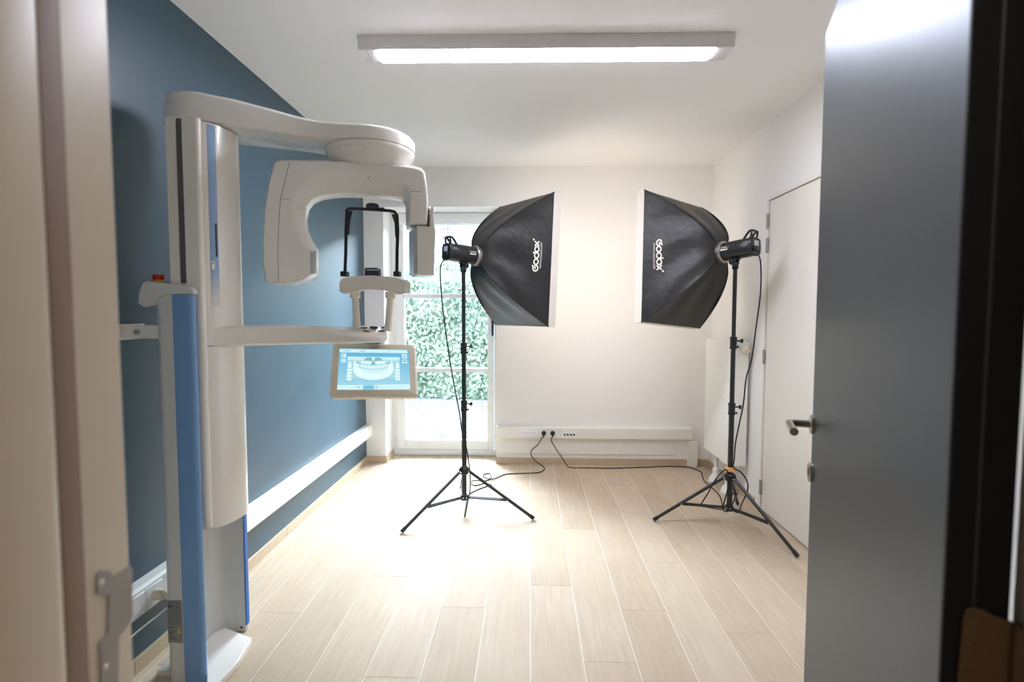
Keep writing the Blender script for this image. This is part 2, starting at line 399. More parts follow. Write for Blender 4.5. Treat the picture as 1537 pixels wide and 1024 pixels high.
# ------------------------------------------------------------------ outside
b = MB(); b.box((-12, YOUT, -0.35), (9, 16, -0.06)); struct(b.build('ground', M['gravel']), 'white gravel yard outside the garden door', 'ground')
b = MB(); b.box((-12, 10.4, -0.06), (9, 10.6, 3.7)); b.box((-1.72, 10.37, 2.3), (-1.66, 10.4, 3.7)); struct(b.build('wall_garden', M['brick']), 'pale brick wall standing behind the hedge', 'wall')
hb = MB(); rnd = random.Random(3)
def hedge_surface(x, z):
    n = noise.noise(V((x * 1.3, z * 1.5, 4.1))) * .22 + noise.noise(V((x * 4, z * 4, 1.7))) * .09
    return 8.35 + n + 0.15 * max(0, z - 1.4) ** 2
core = [[hb.vert((x * .15 - 5.2, hedge_surface(x * .15 - 5.2, z * .15) + .05, z * .15 - .06)) for x in range(60)] for z in range(15)]
for z in range(14):
    for x in range(59): hb.face((core[z][x], core[z][x + 1], core[z + 1][x + 1], core[z + 1][x]), 0, .35)
top = [hb.vert((x * .15 - 5.2, 9.6, 2.0)) for x in range(60)]
for x in range(59): hb.face((core[14][x], core[14][x + 1], top[x + 1], top[x]), 0, .02)
for i in range(24000):
    x = rnd.uniform(-5.1, 3.4); htop = 2.18 + .2 * noise.noise(V((x * 2.2, 9, 0))) + .1 * noise.noise(V((x * 7, 3, 0)))
    z = rnd.uniform(-.04, htop) if rnd.random() < .93 else htop + rnd.uniform(-.15, .12)
    y = hedge_surface(x, z) + rnd.uniform(-.12, .12)
    if z > 1.9: y += rnd.uniform(0, .5)
    if z < .08: y += .02
    n = V((rnd.uniform(-.8, .8), -1, rnd.uniform(-.3, 1.1))).normalized(); a = n.orthogonal().normalized(); a.rotate(Matrix.Rotation(rnd.uniform(0, 6.28), 3, n)); c = n.cross(a)
    s = rnd.uniform(.028, .052); o = V((x, y, z))
    hb.poly([o - a * s, o - c * s * .5 + n * .006, o + a * s, o + c * s * .5 + n * .006], 0, min(1, max(.03, .55 * rnd.betavariate(2, 2) + .45 * min(1, max(0, .5 + .9 * noise.noise(V((x * 2.1, z * 2.1, 7.7))))))))
tag(hb.build('hedge', M['leaf'], smooth=20), 'dense green clipped hedge seen through the garden door', 'hedge', kind='stuff')

# ------------------------------------------------------------------ doorway: jambs
b = MB()
J = [(XJ0 - .06, YF0 - .006), (XJ0 + .022, YF0 - .006), (XJ0 + .024, YF0), (XJ0 + .024, .462), (XJ0 + .018, .474), (XJ0, .476), (XJ0, YF1 - .006), (XJ0 - .004, YF1), (XJ0 - .06, YF1 + .004), (XJ0 - .06, .5)]
b.loft([[V((x, y, 0)) for x, y in J], [V((x, y, 2.13)) for x, y in J]])
jl = struct(b.build('trim_1', M['cream'], smooth=50), 'cream painted door jamb with strike plate', 'door frame')
b = MB()
b.loft([[V((XJ0 + x, y, z)) for x, y in ((-.002, .478), (.016, .478), (.014, .492), (.008, .506), (.003, .516), (-.002, .518))] for z in (0, 2.12)]); b.build('door_seal', M['brownseal'], jl)
b = MB(); XS = XJ0 + .0016
pl = [(146, 864), (151, 857), (165, 857), (170, 866), (196, 849), (199, 856), (199, 928), (192, 940), (179, 957), (177, 1075), (154, 1075), (150, 964), (163, 951), (164, 893), (147, 893)]
q = [at(x, y, X=XS) for x, y in pl]
b.prism(q, (-.002, 0, 0)); sp_ = b.build('strike_plate', M['greymetal'], jl); sp_['label'] = 'grey steel strike plate'
b = MB()
for x, y in ((152, 876), (158, 1003)): b.lathe([(0, 0), (.0042, 0), (.003, .0015), (0, .0018)], at(x, y, X=XS), (1, 0, 0), 14)
b.build('screw', M['silver'], sp_)
b = MB(); q = [at(x, y, X=XJ0 + .0004) for x, y in ((163, 893), (167, 891), (167, 950), (163, 952))]; b.prism(q, (-.0006, 0, 0)); b.build('latch_slot', M['hole'], sp_)
b = MB()
J = [(XJ1 + .06, YF0 - .006), (XJ1 - .012, YF0 - .006), (XJ1 - .012, YF0 + .04), (XJ1, YF0 + .044), (XJ1, YF1 - .006), (XJ1 + .004, YF1), (XJ1 + .06, YF1 + .004)]
b.loft([[V((x, y, 0)) for x, y in J], [V((x, y, 2.13)) for x, y in J]])
struct(b.build('trim_2', M['cream'], smooth=50), 'cream painted door jamb on the hinge side', 'door frame')
b = MB(); b.box((XJ0 - .06, YF0 - .006, 2.13), (XJ1 + .06, YF1 + .004, 2.16)); struct(b.build('trim_3', M['cream']), 'cream painted head of the door frame', 'door frame')

# ------------------------------------------------------------------ open grey metal door (door_2)
F0 = V((0.81, 1.481, 0)); dd = V((0.351, 0.936, 0)).normalized(); LD = 0.955; HG = F0 - dd * LD; nn = V((dd.y, -dd.x, 0))   # nn: thickness direction (away from the visible face)
TD = 0.058
def dpt(s, t, z): return HG + dd * s + nn * t + V((0, 0, z))
door = thing('door_2', tuple(HG + V((0, 0, .008))), 'brushed grey metal door standing open on the right', 'door', kind='structure')
b = MB()
q = [dpt(.003, 0, .008), dpt(LD, 0, .008), dpt(LD, TD, .008), dpt(.003, TD, .008)]
b.prism(q, (0, 0, 2.11)); b.build('leaf', M['metaldoor'], door, bevel=.0015)
b = MB()
b.prism([dpt(0, .0005, .008), dpt(.003, .0005, .008), dpt(.003, .026, .008), dpt(0, .026, .008)], (0, 0, 2.11))
b.prism([dpt(-.001, .029, .008), dpt(.003, .029, .008), dpt(.003, TD, .008), dpt(-.001, TD, .008)], (0, 0, 2.11))
b.build('hinge_edge', M['edgeblack'], door)
b = MB(); b.prism([dpt(0, .026, .008), dpt(.003, .026, .008), dpt(.003, .029, .008), dpt(0, .029, .008)], (0, 0, 2.11)); b.build('edge_band', M['edgeline'], door)
hp = at(1221, 637, P=HG, N=nn); hs = (hp - HG).dot(dd)
b = MB(); o = dpt(hs - .002, 0, hp.z); b.lathe([(0, 0), (.027, 0), (.027, .007), (.025, .009), (0, .009)], o, -nn, 32); ro = b.build('handle_rosette', M['steel'], door)
b = MB(); o2 = o - nn * .062
b.tube([o - nn * .008, o - nn * .045, o - nn * .056 - dd * .003, o2 - dd * .010 , o2 - dd * .02 + V((0,0,-.0)), o2 - dd * .125], .0105, 18); b.build('door_handle', M['steel'], door)
ep = at(1219, 709, P=HG, N=nn); es = (ep - HG).dot(dd)
b = MB(); b.lathe([(0, 0), (.027, 0), (.027, .008), (.025, .010), (.014, .010), (.013, .004), (0, .004)], dpt(es - .002, 0, ep.z), -nn, 32); b.build('lock_rosette', M['steel'], door)
b = MB(); b.box((-.004, -.0005, -.012), (.004, .0005, .012)); 
for i, v_ in enumerate(b.v): b.v[i] = dpt(es - .002, -.0045, ep.z) + dd * v_.x + V((0, 0, v_.z)) - nn * v_.y
b.build('keyhole', M['hole'], door)
# hinge leaf on the door's hinge edge
hz = at(1490, 915, P=HG, N=dd).z
b = MB()
oz = [(.018, -.012), (.020, -.003), (.026, 0), (.036, -.002), (.044, -.006), (TD + .006, -.009), (TD + .006, -.12), (.014, -.12)]
b.prism([dpt(-.0015, t, hz + z) for t, z in oz], -dd * .002); hg = b.build('hinge', M['brass'], door, bevel=.0006); hg['label'] = 'bronze hinge plate'
b = MB()
for t, z in ((.026, -.011), (.032, -.045), (.024, -.075), (.034, -.105)): b.lathe([(0, 0), (.0048, 0), (.0036, .0016), (.0012, .0010), (0, .0010)], dpt(-.0035, t, hz + z), -dd, 14)
b.build('screw', M['brass'], hg)
b = MB(); kp = dpt(-.006, TD + .009, hz - .012); b.tube([kp, kp + V((0, 0, -.11))], .0075, 14); b.build('knuckle', M['brass'], hg)

# ------------------------------------------------------------------ closed white door in the right wall (door_1)
d1 = thing('door_1', (XR, .5 * (DY0 + DY1), 0), 'closed plain white flush door in the right wall', 'door', kind='structure')
b = MB(); b.box((XR + .006, DY0 + .03, .008), (XR + .046, DY1 - .03, DZ - .028)); b.build('leaf', M['whitedoor'], d1, bevel=.002)
b = MB()
for y0, y1 in ((DY0, DY0 + .024), (DY1 - .024, DY1)): b.box((XR - .003, y0, 0), (XR + .05, y1, DZ - .0225))
b.box((XR - .003, DY0, DZ - .0225), (XR + .05, DY1, DZ))
b.build('door_frame', M['whitedoor'], d1, bevel=.0015)
for px, py in ((1152, 333), (1151, 369), (1148, 536), (1140, 730)):
    z = at(px, py, X=XR).z
    b = MB(); b.lathe([(0, -.05), (.007, -.05), (.007, -.002), (.0055, -.001), (.0055, .001), (.007, .002), (.007, .05), (0, .05)], (XR - .004, DY1 - .027, z), n=16)
    b.box((XR - .005, DY1 - .027, z - .048), (XR - .0025, DY1 - .004, z + .048)); b.build('hinge', M['greymetal'], d1)

# ------------------------------------------------------------------ cable trunking and sockets
TZ0, TZ1, TD_ = 0.234, 0.346, 0.055
def trunk_prof(z0, z1, d):   # profile (depth, height) with slightly rounded cover
    return [(0, z0), (d * .8, z0), (d, z0 + .012), (d, z1 - .012), (d * .8, z1), (0, z1)]
b = MB(); P_ = trunk_prof(TZ0, TZ1, TD_)
b.loft([[V((XL + .0005 + d, y, z)) for d, z in P_] for y in (YF1 + .02, YB - .001)])
tl = tag(b.build('cable_trunking', M['trunk'], bevel=.002), 'long white cable trunking along the blue wall', 'cable trunking')
b = MB(); b.box((XL + TD_ + .0006, YF1 + .03, TZ1 - .03), (XL + TD_ + .0016, YB - .01, TZ1 - .027)); b.build('cover_seam', M['s_icon'] if False else M['greyshell'], tl)
b = MB()
b.loft([[V((x, YB - .0005 - d, z)) for d, z in trunk_prof(TZ0, TZ1, .05)] for x in (OX1 + .001, 1.43)])
tb = tag(b.build('cable_trunking', M['trunk'], bevel=.002), 'white cable trunking along the end wall below the softboxes', 'cable trunking')
b = MB(); b.box((OX1 + .004, YB - .012, TZ0 - .14), (1.30, YB - .0005, TZ0 - .004)); b.build('lower_panel', M['trunk'], tb, bevel=.002)
b = MB(); b.box((1.395, YB - .058, 0), (1.475, YB - .0005, TZ0 - .001)); tag(b.build('cable_trunking', M['trunk'], bevel=.004), 'short upright white trunking piece beside the radiator', 'cable trunking')

YT = YB - .0505
def socket_plate(px0, px1, label, kind):
    a = at(px0, 650, Y=YT); c = at(px1, 650, Y=YT); zc = .5 * (TZ0 + TZ1) + .004
    t = thing('socket_plate', ((a.x + c.x) / 2, YT, zc), label, 'socket', 'sockets in the back wall trunking')
    b = MB(); b.box((a.x, YT - .006, zc - .042), (c.x, YT, zc + .042)); b.build('plate', M['upvc'], t, bevel=.002)
    n = {'dual': 2, 'plugs': 2, 'data': 4}[kind]
    for i in range(n):
        x = a.x + (c.x - a.x) * ((i + .5) / n if kind != 'data' else .2 + .2 * i)
        if kind == 'data':
            b = MB(); b.box((x - .008, YT - .0075, zc - .022), (x + .008, YT - .006, zc - .006)); b.build('data_port', M['hole'], t)
        else:
            b = MB(); b.lathe([(.0, .0), (.021, 0), (.021, .0012), (.019, .0014), (.0185, .0005), (0, .0005)], (x, YT - .006, zc), (0, -1, 0), 28, 0)
            b.build('outlet', M['upvc'], t)
            b = MB()
            for dx in (-.0095, .0095): b.lathe([(0, 0), (.003, 0), (.003, .0004), (0, .0004)], (x + dx, YT - .0066, zc), (0, -1, 0), 10)
            b.build('pin_hole', M['hole'], t)
socket_plate(781, 807, 'white double socket left of the plugged cords', 'dual')
socket_plate(809.5, 836, 'white socket with the two black plugs in it', 'plugs')
socket_plate(843, 866, 'white plate with four small data ports', 'data')
# sockets in the left trunking, half hidden by the column
XT = XL + TD_ + .0006
def left_socket(y0, y1, label):
    zc = .288
    t = thing('socket_plate', (XT, (y0 + y1) / 2, zc), label, 'socket')
    b = MB(); b.box((XT, y0, zc - .04), (XT + .007, y1, zc + .04)); b.build('plate', M['upvc'], t, bevel=.002)
    b = MB(); b.lathe([(.0, .0), (.021, 0), (.021, .0012), (.019, .0014), (.0185, .0005), (0, .0005)], (XT + .007, (y0 + y1) / 2, zc), (1, 0, 0), 28); b.build('outlet', M['hole'] if False else M['upvc'], t)
left_socket(1.70, 1.785, 'white socket in the blue wall trunking nearest the doorway'); left_socket(1.79, 1.875, 'white socket in the blue wall trunking with a cream plug')

# ------------------------------------------------------------------ radiator
rx0, rx1, ry0, ry1, rz0, rz1 = 1.445, 1.565, 3.70, 4.235, 0.24, 1.145
r = thing('radiator', (1.5, 3.97, 0), 'white panel radiator on the wall behind the right light stand', 'radiator')
b = MB()
n = 16; L1 = []
for i in range(n * 4 + 1):
    y = ry0 + (ry1 - ry0) * i / (n * 4); L1.append((rx0 + (.0035 if i % 4 in (1, 2) else 0.0), y))
out = L1 + [(rx0 + .02, ry1), (rx0 + .02, ry0)]
b.loft([[V((x, y, rz0)) for x, y in out], [V((x, y, rz1 - .004)) for x, y in out]]); b.build('front_panel', M['rad'], r, smooth=20)
b = MB(); b.box((rx1 - .02, ry0 + .005, rz0), (rx1, ry1 - .005, rz1 - .006)); b.build('rear_panel', M['rad'], r, bevel=.004)
for y in (ry0 - .003, ry1 - .001):
    b = MB(); b.box((rx0 - .001, y, rz0 + .01), (rx1 - .004, y + .004, rz1)); b.build('side_panel', M['trunk'], r, bevel=.0015)
b = MB(); b.box((rx0, ry0, rz1 - .003), (rx1 - .004, ry1, rz1 + .001))
b.build('top_grille', M['rad'], r, bevel=.001)
b = MB(); 
for y in (ry0 + .1, ry1 - .1): b.box((rx1, y - .015, rz0 + .1), (XR - .002, y + .015, rz1 - .15))
b.build('bracket', M['rad'], r)
b = MB(); o = V((1.52, ry0 - .004, 1.09)); b.lathe([(0, 0), (.012, 0), (.012, .02), (.022, .024), (.024, .035), (.022, .075), (.018, .085), (0, .086)], o, (0, -1, 0), 20); b.build('thermostat_valve', M['plug'], r)
for y in (4.12, 3.86):
    b = MB(); b.lathe([(0, 0.001), (.058, .001), (.05, .03), (.034, .055), (.028, .06), (.028, .10), (.02, .11), (.016, .115), (.016, rz0 + .005), (0, rz0 + .005)], (1.505, y, 0), n=22); b.build('pipe_cover', M['trunk'], r)

# ------------------------------------------------------------------ ceiling light
la = V((-.795, 2.40, H)); lb = V((.93, 2.428, H)); ax = (lb - la).normalized(); sd = V((-ax.y, ax.x, 0)); LL = (lb - la).length
def lp(s, y, z): return la + ax * s + sd * y + V((0, 0, z))
t = thing('ceiling_light', tuple(lp(LL / 2, .07, 0)), 'long lit fluorescent ceiling light with grey housing', 'ceiling light')
b = MB()
prof = [(0, -.0005), (-.003, -.020), (-.003, -.042), (.0005, -.058), (.004, -.064), (.128, -.064), (.134, -.058), (.137, -.042), (.137, -.020), (.134, -.0005)]
b.loft([[lp(.004, y, z) for y, z in prof], [lp(LL - .004, y, z) for y, z in prof]]); b.build('housing', M['alu'], t, smooth=50)
for s0, s1, e in ((0, .085, 0), (LL - .085, LL, 1)):
    b = MB()
    P2 = [(y * 1.0 - .0015 if y < .05 else y + .0015, z) for y, z in prof]
    if e == 0: loops = [[lp(0, y, z) if z > -.03 else lp(.035 * ((-z - .03) / .03), y, z) for y, z in P2], [lp(s1, y, z) for y, z in P2]]
    else: loops = [[lp(s0, y, z) for y, z in P2], [lp(LL, y, z) if z > -.03 else lp(LL - .035 * ((-z - .03) / .03), y, z) for y, z in P2]]
    for Lq in loops:
        for i_, q_ in enumerate(Lq): Lq[i_] = q_ + V((0, 0, -.0012 if q_.z < H - .05 else 0))
    b.loft(loops); b.build('end_cap', M['alu'], t, bevel=.002)
b = MB()
lz = -.0595
dprof = [(.002, -.0605), (.006, -.0665), (.03, -.070), (.10, -.070), (.126, -.0665), (.130, -.0605)]
b.loft([[lp(.088, y, z) for y, z in dprof], [lp(LL - .088, y, z) for y, z in dprof]]); b.build('diffuser', M['lamp'], t, smooth=60)

# ------------------------------------------------------------------ panoramic x-ray machine
BY0, BY1 = 1.757, 2.080
BX0, BXS, BX1 = at(229, 445, Y=BY0).x, at(258, 445, Y=BY0).x, at(289.5, 445, Y=BY0).x
BXF = at(371, 800, Y=BY1).x
mc = thing('panoramic_xray_machine', (-1.26, 1.95, 0), 'white dental panoramic x-ray machine standing at the blue wall', 'x-ray machine')
# column: channel open to the room
def arc(cx, cy, r, a0, a1, n=6): return [(cx + r * math.cos(math.radians(a0 + (a1 - a0) * i / n)), cy + r * math.sin(math.radians(a0 + (a1 - a0) * i / n))) for i in range(n + 1)]
colz = at(270, 441, Y=BY0).z
col = [(BXS, BY0)] + [(BXS, BY0 + .022), (BX0 + .016, BY0 + .022)] + arc(BX0 + .096, BY1 - .10, .08, 180, 90, 8) + [(BXF - .006, BY1 - .02), (BXF - .006, BY1 - .003)] + arc(BX0 + .03, BY1 - .03, .03, 90, 180) + arc(BX0 + .03, BY0 + .03, .03, 180, 270)
b = MB(); b.loft([[V((x, y, .002)) for x, y in col], [V((x, y, colz)) for x, y in col]]); b.build('column', M['greyshell'], mc, smooth=40)
eb = [(BXS + .0005, BY0 - .001), (BXS + .014, BY0 - .003), (BX1 - .02, BY0 - .003)] + arc(BX1 - .012, BY0 + .010, .013, -90, 60, 5) + [(BX1 - .015, BY0 + .0225), (BXS + .0005, BY0 + .0225)]
b = MB(); b.loft([[V((x, y, .002)) for x, y in eb], [V((x, y, colz)) for x, y in eb]]); e_ = b.build('edge_strip', M['blue'], mc, smooth=40); e_['label'] = 'wide blue edge strip'
b = MB(); b.box((BXF - .0055, BY1 - .022, .03), (BXF + .001, BY1 + .001, colz - .8)); e_ = b.build('edge_strip', M['brightblue'], mc, bevel=.002); e_['label'] = 'narrow bright blue edge strip'
bulge = [V((BX1 - .01, BY0 + .024, 0)), at(312, 1032, Z=.028), at(330, 1022, Z=.028), at(356, 994, Z=.028), at(371, 970, Z=.028), at(377.5, 957, Z=.028)]
bl = bez([V((q_.x, q_.y, 0)) for q_ in bulge], 5)
base = [(v_.x, v_.y) for v_ in bl] + [(BX0 + .017, BY1 - .021), (BX0 + .017, BY0 + .0225)]
b = MB(); b.loft([[V((x, y, .001)) for x, y in base], [V((x, y, .028)) for x, y in base]]); b.build('base_plate', M['shell'], mc, bevel=.004)
b = MB(); b.box((BX0 - .06, BY0 + .03, .0), (BX0 - .002, BY0 + .12, .022)); b.build('levelling_foot', M['greyshell'], mc, bevel=.003)
b = MB(); o = at(362.5, 942, Y=BY1 - .0203); b.lathe([(0, 0), (.005, 0), (.004, .002), (0, .002)], o, (0, -1, 0), 14); b.build('bolt', M['navy'], mc)
# rating sticker
b = MB()
sx = [BX0 + .012, BXS - .003]; sz0 = at(262, 965, Y=BY0).z; sz1 = at(258, 901, Y=BY0).z; ysk = BY0 - .0008
SW, SH = sx[1] - sx[0], sz1 - sz0
def sk(u, v_): return V((sx[0] + SW * u, ysk - .0002, sz0 + SH * v_))
b.box((sx[0], ysk, sz0), (sx[1], BY0 - .0001, sz1), 0)
def strip(u0, v0, u1, v1, m): b.poly([sk(u0, v0), sk(u1, v0), sk(u1, v1), sk(u0, v1)], m)
rr = random.Random(5)
for k in range(14):
    v0 = .96 - k * .042
    if v0 < .42: break
    u = .06
    while u < .85:
        wd = rr.uniform(.05, .16); strip(u, v0 - .012, min(.9, u + wd), v0, 1); u += wd + .03
strip(.06, .84, .34, .88, 1)
for u0, v0, u1, v1 in ((.05, .24, .36, .26), (.05, .36, .36, .38), (.05, .24, .08, .38), (.33, .24, .36, .38)): strip(u0, v0, u1, v1, 1)
cpts = [sk(.50 + .075 * math.cos(i * PI / 10), .305 + .075 * SW / SH * math.sin(i * PI / 10)) for i in range(20)]; b.poly(cpts, 2)
cp2 = [sk(.50 + .05 * math.cos(i * PI / 10), .30 + .05 * SW / SH * math.sin(i * PI / 10)) - V((0, .0002, 0)) for i in range(11)]; b.poly(cp2, 3)
b.poly([sk(.66, .23), sk(.86, .23), sk(.76, .38)], 4); b.poly([sk(.75, .27) - V((0, .0002, 0)), sk(.77, .27) - V((0, .0002, 0)), sk(.77, .34) - V((0, .0002, 0)), sk(.75, .34) - V((0, .0002, 0))], 1)
for k in range(3):
    strip(.08, .18 - k * .05, .3 + .15 * k, .195 - k * .05, 1)
b.build('rating_sticker', [M['sticker'], M['ink'], M['navy'], M['logo'], M['yellow']], mc)
# cap over the near edge of the column, with the emergency stop
cap_px = [(207, 456), (208, 440), (213, 425), (219, 422), (246, 425.5), (283, 431), (288.5, 435), (290.5, 441.5), (258, 441.5), (247, 443), (236, 449), (229, 458.5), (217, 459), (216, 461), (214, 461), (213, 459)]
co = [at(x, y, Y=BY0 - .006) for x, y in cap_px]
b = MB(); b.prism(co, (0, .030, 0))
zc_ = co[3].z
b.box((BX0 - .045, BY0 + .0235, colz + .001), (BX0 + .030, BY1 + .004, zc_ - .004)); b.build('column_cap', M['greyshell'], mc, bevel=.004)
eo = at(238.5, 424, Y=1.84); eo.x = min(eo.x, BX0 - .012)
eo = at(238.5, 424, Y=1.84); eo.z = zc_ - .004; eo.x = min(eo.x, cx0 - .022) if False else eo.x
b = MB(); b.lathe([(0, 0), (.0185, 0), (.0185, .013), (0, .013)], eo, n=24); bc = b.build('button_collar', M['amber'], mc)
b = MB(); b.lathe([(0, .013), (.0165, .013), (.019, .015), (.019, .029), (.017, .032), (0, .033)], eo, n=24); b.build('emergency_stop_button', M['red'], bc)
# wall bracket
b = MB(); z0, z1 = at(200, 508, Y=1.83).z, at(200, 488, Y=1.83).z
b.box((XL + .001, 1.818, z0), (BX0 - .001, 1.850, z1)); b.box((XL + .001, 1.775, z0 - .004), (XL + .012, 1.90, z1 + .004)); br = b.build('wall_bracket', M['shell'], mc, bevel=.003)
b = MB(); b.lathe([(0, 0), (.012, 0), (.012, .006), (.008, .012), (0, .012)], (-1.425, 1.818, .5 * (z0 + z1)), (0, -1, 0), 6); b.build('bolt', M['silver'], br)
# carriage
cy0, cy1 = BY0 + .034, BY1 - .024
cx0 = at(252, 300, Y=cy0).x; cxs = at(300.5, 300, Y=cy0).x
CZ1 = 2.032
cn = at(299, 795, Y=cy0 + .012); CZ0 = cn.z
cfl0 = [V((cn.x, cn.y, 0))] + [at(x, y, Z=CZ0) for x, y in ((318, 792), (336, 786), (352, 778), (364, 770))]
cfl0.append(V((cfl0[-1].x - .012, cfl0[-1].y + .03, 0)))
for q_ in cfl0: q_.x += .020
cfl0[0].x -= .012
cfl = [(v_.x, v_.y) for v_ in bez([V((q_.x, q_.y, 0)) for q_ in cfl0], 5)]
cy1 = min(cy1, cfl[-1][1]) if cfl[-1][1] < BY1 - .022 else BY1 - .022
cfl = [(x, min(y, cy1)) for x, y in cfl]
gx0, gx1 = at(266, 300, Y=cy0).x, at(276, 300, Y=cy0).x
b = MB()
back = [(cxs - .015, cy1 - .004), (cx0, cy1 - .004), (cx0, cy0), (gx0, cy0), (gx0, cy0 + .006), (gx1, cy0 + .006), (gx1, cy0)] + arc(cxs - .013, cy0 + .012, .012, -90, -10, 5)
outl = back + [(cxs - .002, cy0 + .016), (cxs - .015, cy0 + .05)]
b.loft([[V((x, y, CZ0 + .012)) for x, y in outl], [V((x, y, CZ1)) for x, y in outl]]); b.build('carriage', M['shell2'], mc, smooth=40)
b = MB(); b.box((gx0 + .0003, cy0 + .0045, CZ0 + .9), (gx1 - .0003, cy0 + .0065, CZ1 - .003)); b.build('slide_slot', M['darkgroove'], mc)
fr = cfl + [(cxs - .006, cy1 - .003), (cxs - .006, cy0 + .020)]
arm_z0, arm_z1 = 1.228, 1.305
b = MB(); b.loft([[V((x, y, arm_z0 + .002)) for x, y in fr], [V((x, y, CZ1 - .006)) for x, y in fr]]); b.build('front_cover', M['shell'], mc, smooth=40, bevel=.0015)
b = MB(); b.loft([[V((x, y, CZ0)) for x, y in fr], [V((x, y, arm_z0 - .0015)) for x, y in fr]]); b.build('front_cover', M['shell'], mc, smooth=40, bevel=.0015)
# stripe with card slot on the cover
def on_front(y):
    for (xa, ya), (xb, yb) in zip(cfl, cfl[1:]):
        if ya <= y <= yb: return xa + (xb - xa) * (y - ya) / (yb - ya)
    return cfl[-1][0]
def y_at(px, z):
    best = min((abs((at(px, 300, X=on_front(y_ / 1000)).y) - y_ / 1000), y_ / 1000) for y_ in range(int(cfl[0][1] * 1000) + 2, int(cy1 * 1000) - 2))
    return best[1]
ya, yb = y_at(312, 1.7), y_at(325.5, 1.7)
b = MB(); cs = [V((on_front(ya + (yb - ya) * i / 5) + .0012, ya + (yb - ya) * i / 5, 0)) for i in range(6)]
for i in range(5): b.poly([cs[i] + V((0, 0, 1.37)), cs[i + 1] + V((0, 0, 1.37)), cs[i + 1] + V((0, 0, CZ1 - .012)), cs[i] + V((0, 0, CZ1 - .012))])
b.build('blue_stripe', M['stripe'], mc)
fn = V((.93, -.36, 0)).normalized()
def slot(px, py0, py1, w_, m, nm):
    yy = None
    y = px
    x = on_front(y); b = MB(); z0, z1 = py1, py0
    tn = V((on_front(y + .01) - on_front(y - .01), .02, 0)).normalized(); o = V((x, y, 0)) + V((tn.y, -tn.x, 0)) * .0016
    q = [o - tn * w_ / 2 + V((0, 0, z0)), o + tn * w_ / 2 + V((0, 0, z0)), o + tn * w_ / 2 + V((0, 0, z1)), o - tn * w_ / 2 + V((0, 0, z1))]
    b.prism(q, V((tn.y, -tn.x, 0)) * .0012); return b.build(nm, m, mc, bevel=.0004)
slot(y_at(322.5, 1.6), 1.672, 1.552, .006, M['ink'], 'card_slot'); slot(y_at(317, 1.5), 1.535, 1.505, .010, M['logo'], 'key_switch'); slot(y_at(316, 1.5), 1.530, 1.524, .004, M['ink'], 'key_hole'); 

# overhead arm
HC = V((-.700, 2.20, 0)); HR = .186
HC.x = at(556, 215, Y=2.20).x
def band(z_col, z_hub, grow=0.0):
    ctr = V((-1.245, 1.955, 0)); pts = []
    ang = math.atan2(HC.y - ctr.y, HC.x - ctr.x)
    rc = .128 + grow; rh = HR + grow
    near = []; far = []
    for i in range(13):
        a = ang + PI / 2 + PI * i / 12; pts.append((ctr.x + rc * math.cos(a), ctr.y + rc * math.sin(a)))
    d_ = V((math.cos(ang), math.sin(ang), 0)); n_ = V((-d_.y, d_.x, 0)); Ld = (HC - ctr).length
    wd = [(.0, .128), (.2, .120), (.4, .108), (.55, .102), (.66, .108), (.74, .128)]
    for s_, w_ in wd[1:]: q_ = ctr + d_ * Ld * s_ - n_ * (w_ + grow); pts.append((q_.x, q_.y))
    for i in range(17):
        a = ang - math.radians(128) + math.radians(256) * i / 16; pts.append((HC.x + rh * math.cos(a), HC.y + rh * math.sin(a)))
    for s_, w_ in wd[:0:-1]: q_ = ctr + d_ * Ld * s_ + n_ * (w_ + grow); pts.append((q_.x, q_.y))
    out = []
    for x, y in pts:
        s_ = max(0, min(1, (V((x, y, 0)) - ctr).dot(d_) / Ld)); s_ = s_ * s_ * (3 - 2 * s_)
        out.append(V((x, y, z_col + (z_hub - z_col) * s_)))
    return out
b = MB(); b.loft([band(2.036, 2.028, -.012), band(2.040, 2.032), band(2.125, 2.072), band(2.142, 2.086, -.012), band(2.148, 2.094, -.035)]); b.build('overhead_arm', M['shell'], mc, smooth=50)
b = MB(); b.lathe([(.11, 1.944), (.13, 1.958), (.165, 1.985), (.182, 2.012), (HR - .001, 2.026), (HR - .004, 2.029), (.05, 2.0295)], (HC.x, HC.y, 0), n=48); hubo = b.build('rotor_hub', M['shell'], mc, smooth=60)
b = MB()
hn = []
def hub_pt(a, z):
    prof_ = [(.13, 1.958), (.165, 1.985), (.182, 2.012), (HR - .001, 2.026)]
    for (r0, z0), (r1, z1) in zip(prof_, prof_[1:]):
        if z0 <= z <= z1: r_ = r0 + (r1 - r0) * (z - z0) / (z1 - z0)
    return V((HC.x + (r_ + .002) * math.cos(a), HC.y + (r_ + .002) * math.sin(a), z - .0008))
a0 = math.radians(-98); loop = []
N_ = 10; rng = [(-.36, .36)]
pth = [hub_pt(a0 + .34 * math.cos(2 * PI * i / 28) * (1 if True else 0), 1.992 + .015 * max(-1, min(1, 1.5 * math.sin(2 * PI * i / 28)))) for i in range(29)]
b.tube(pth, .0022, 6, caps=False); b.build('grip_recess', M['shell'], hubo)

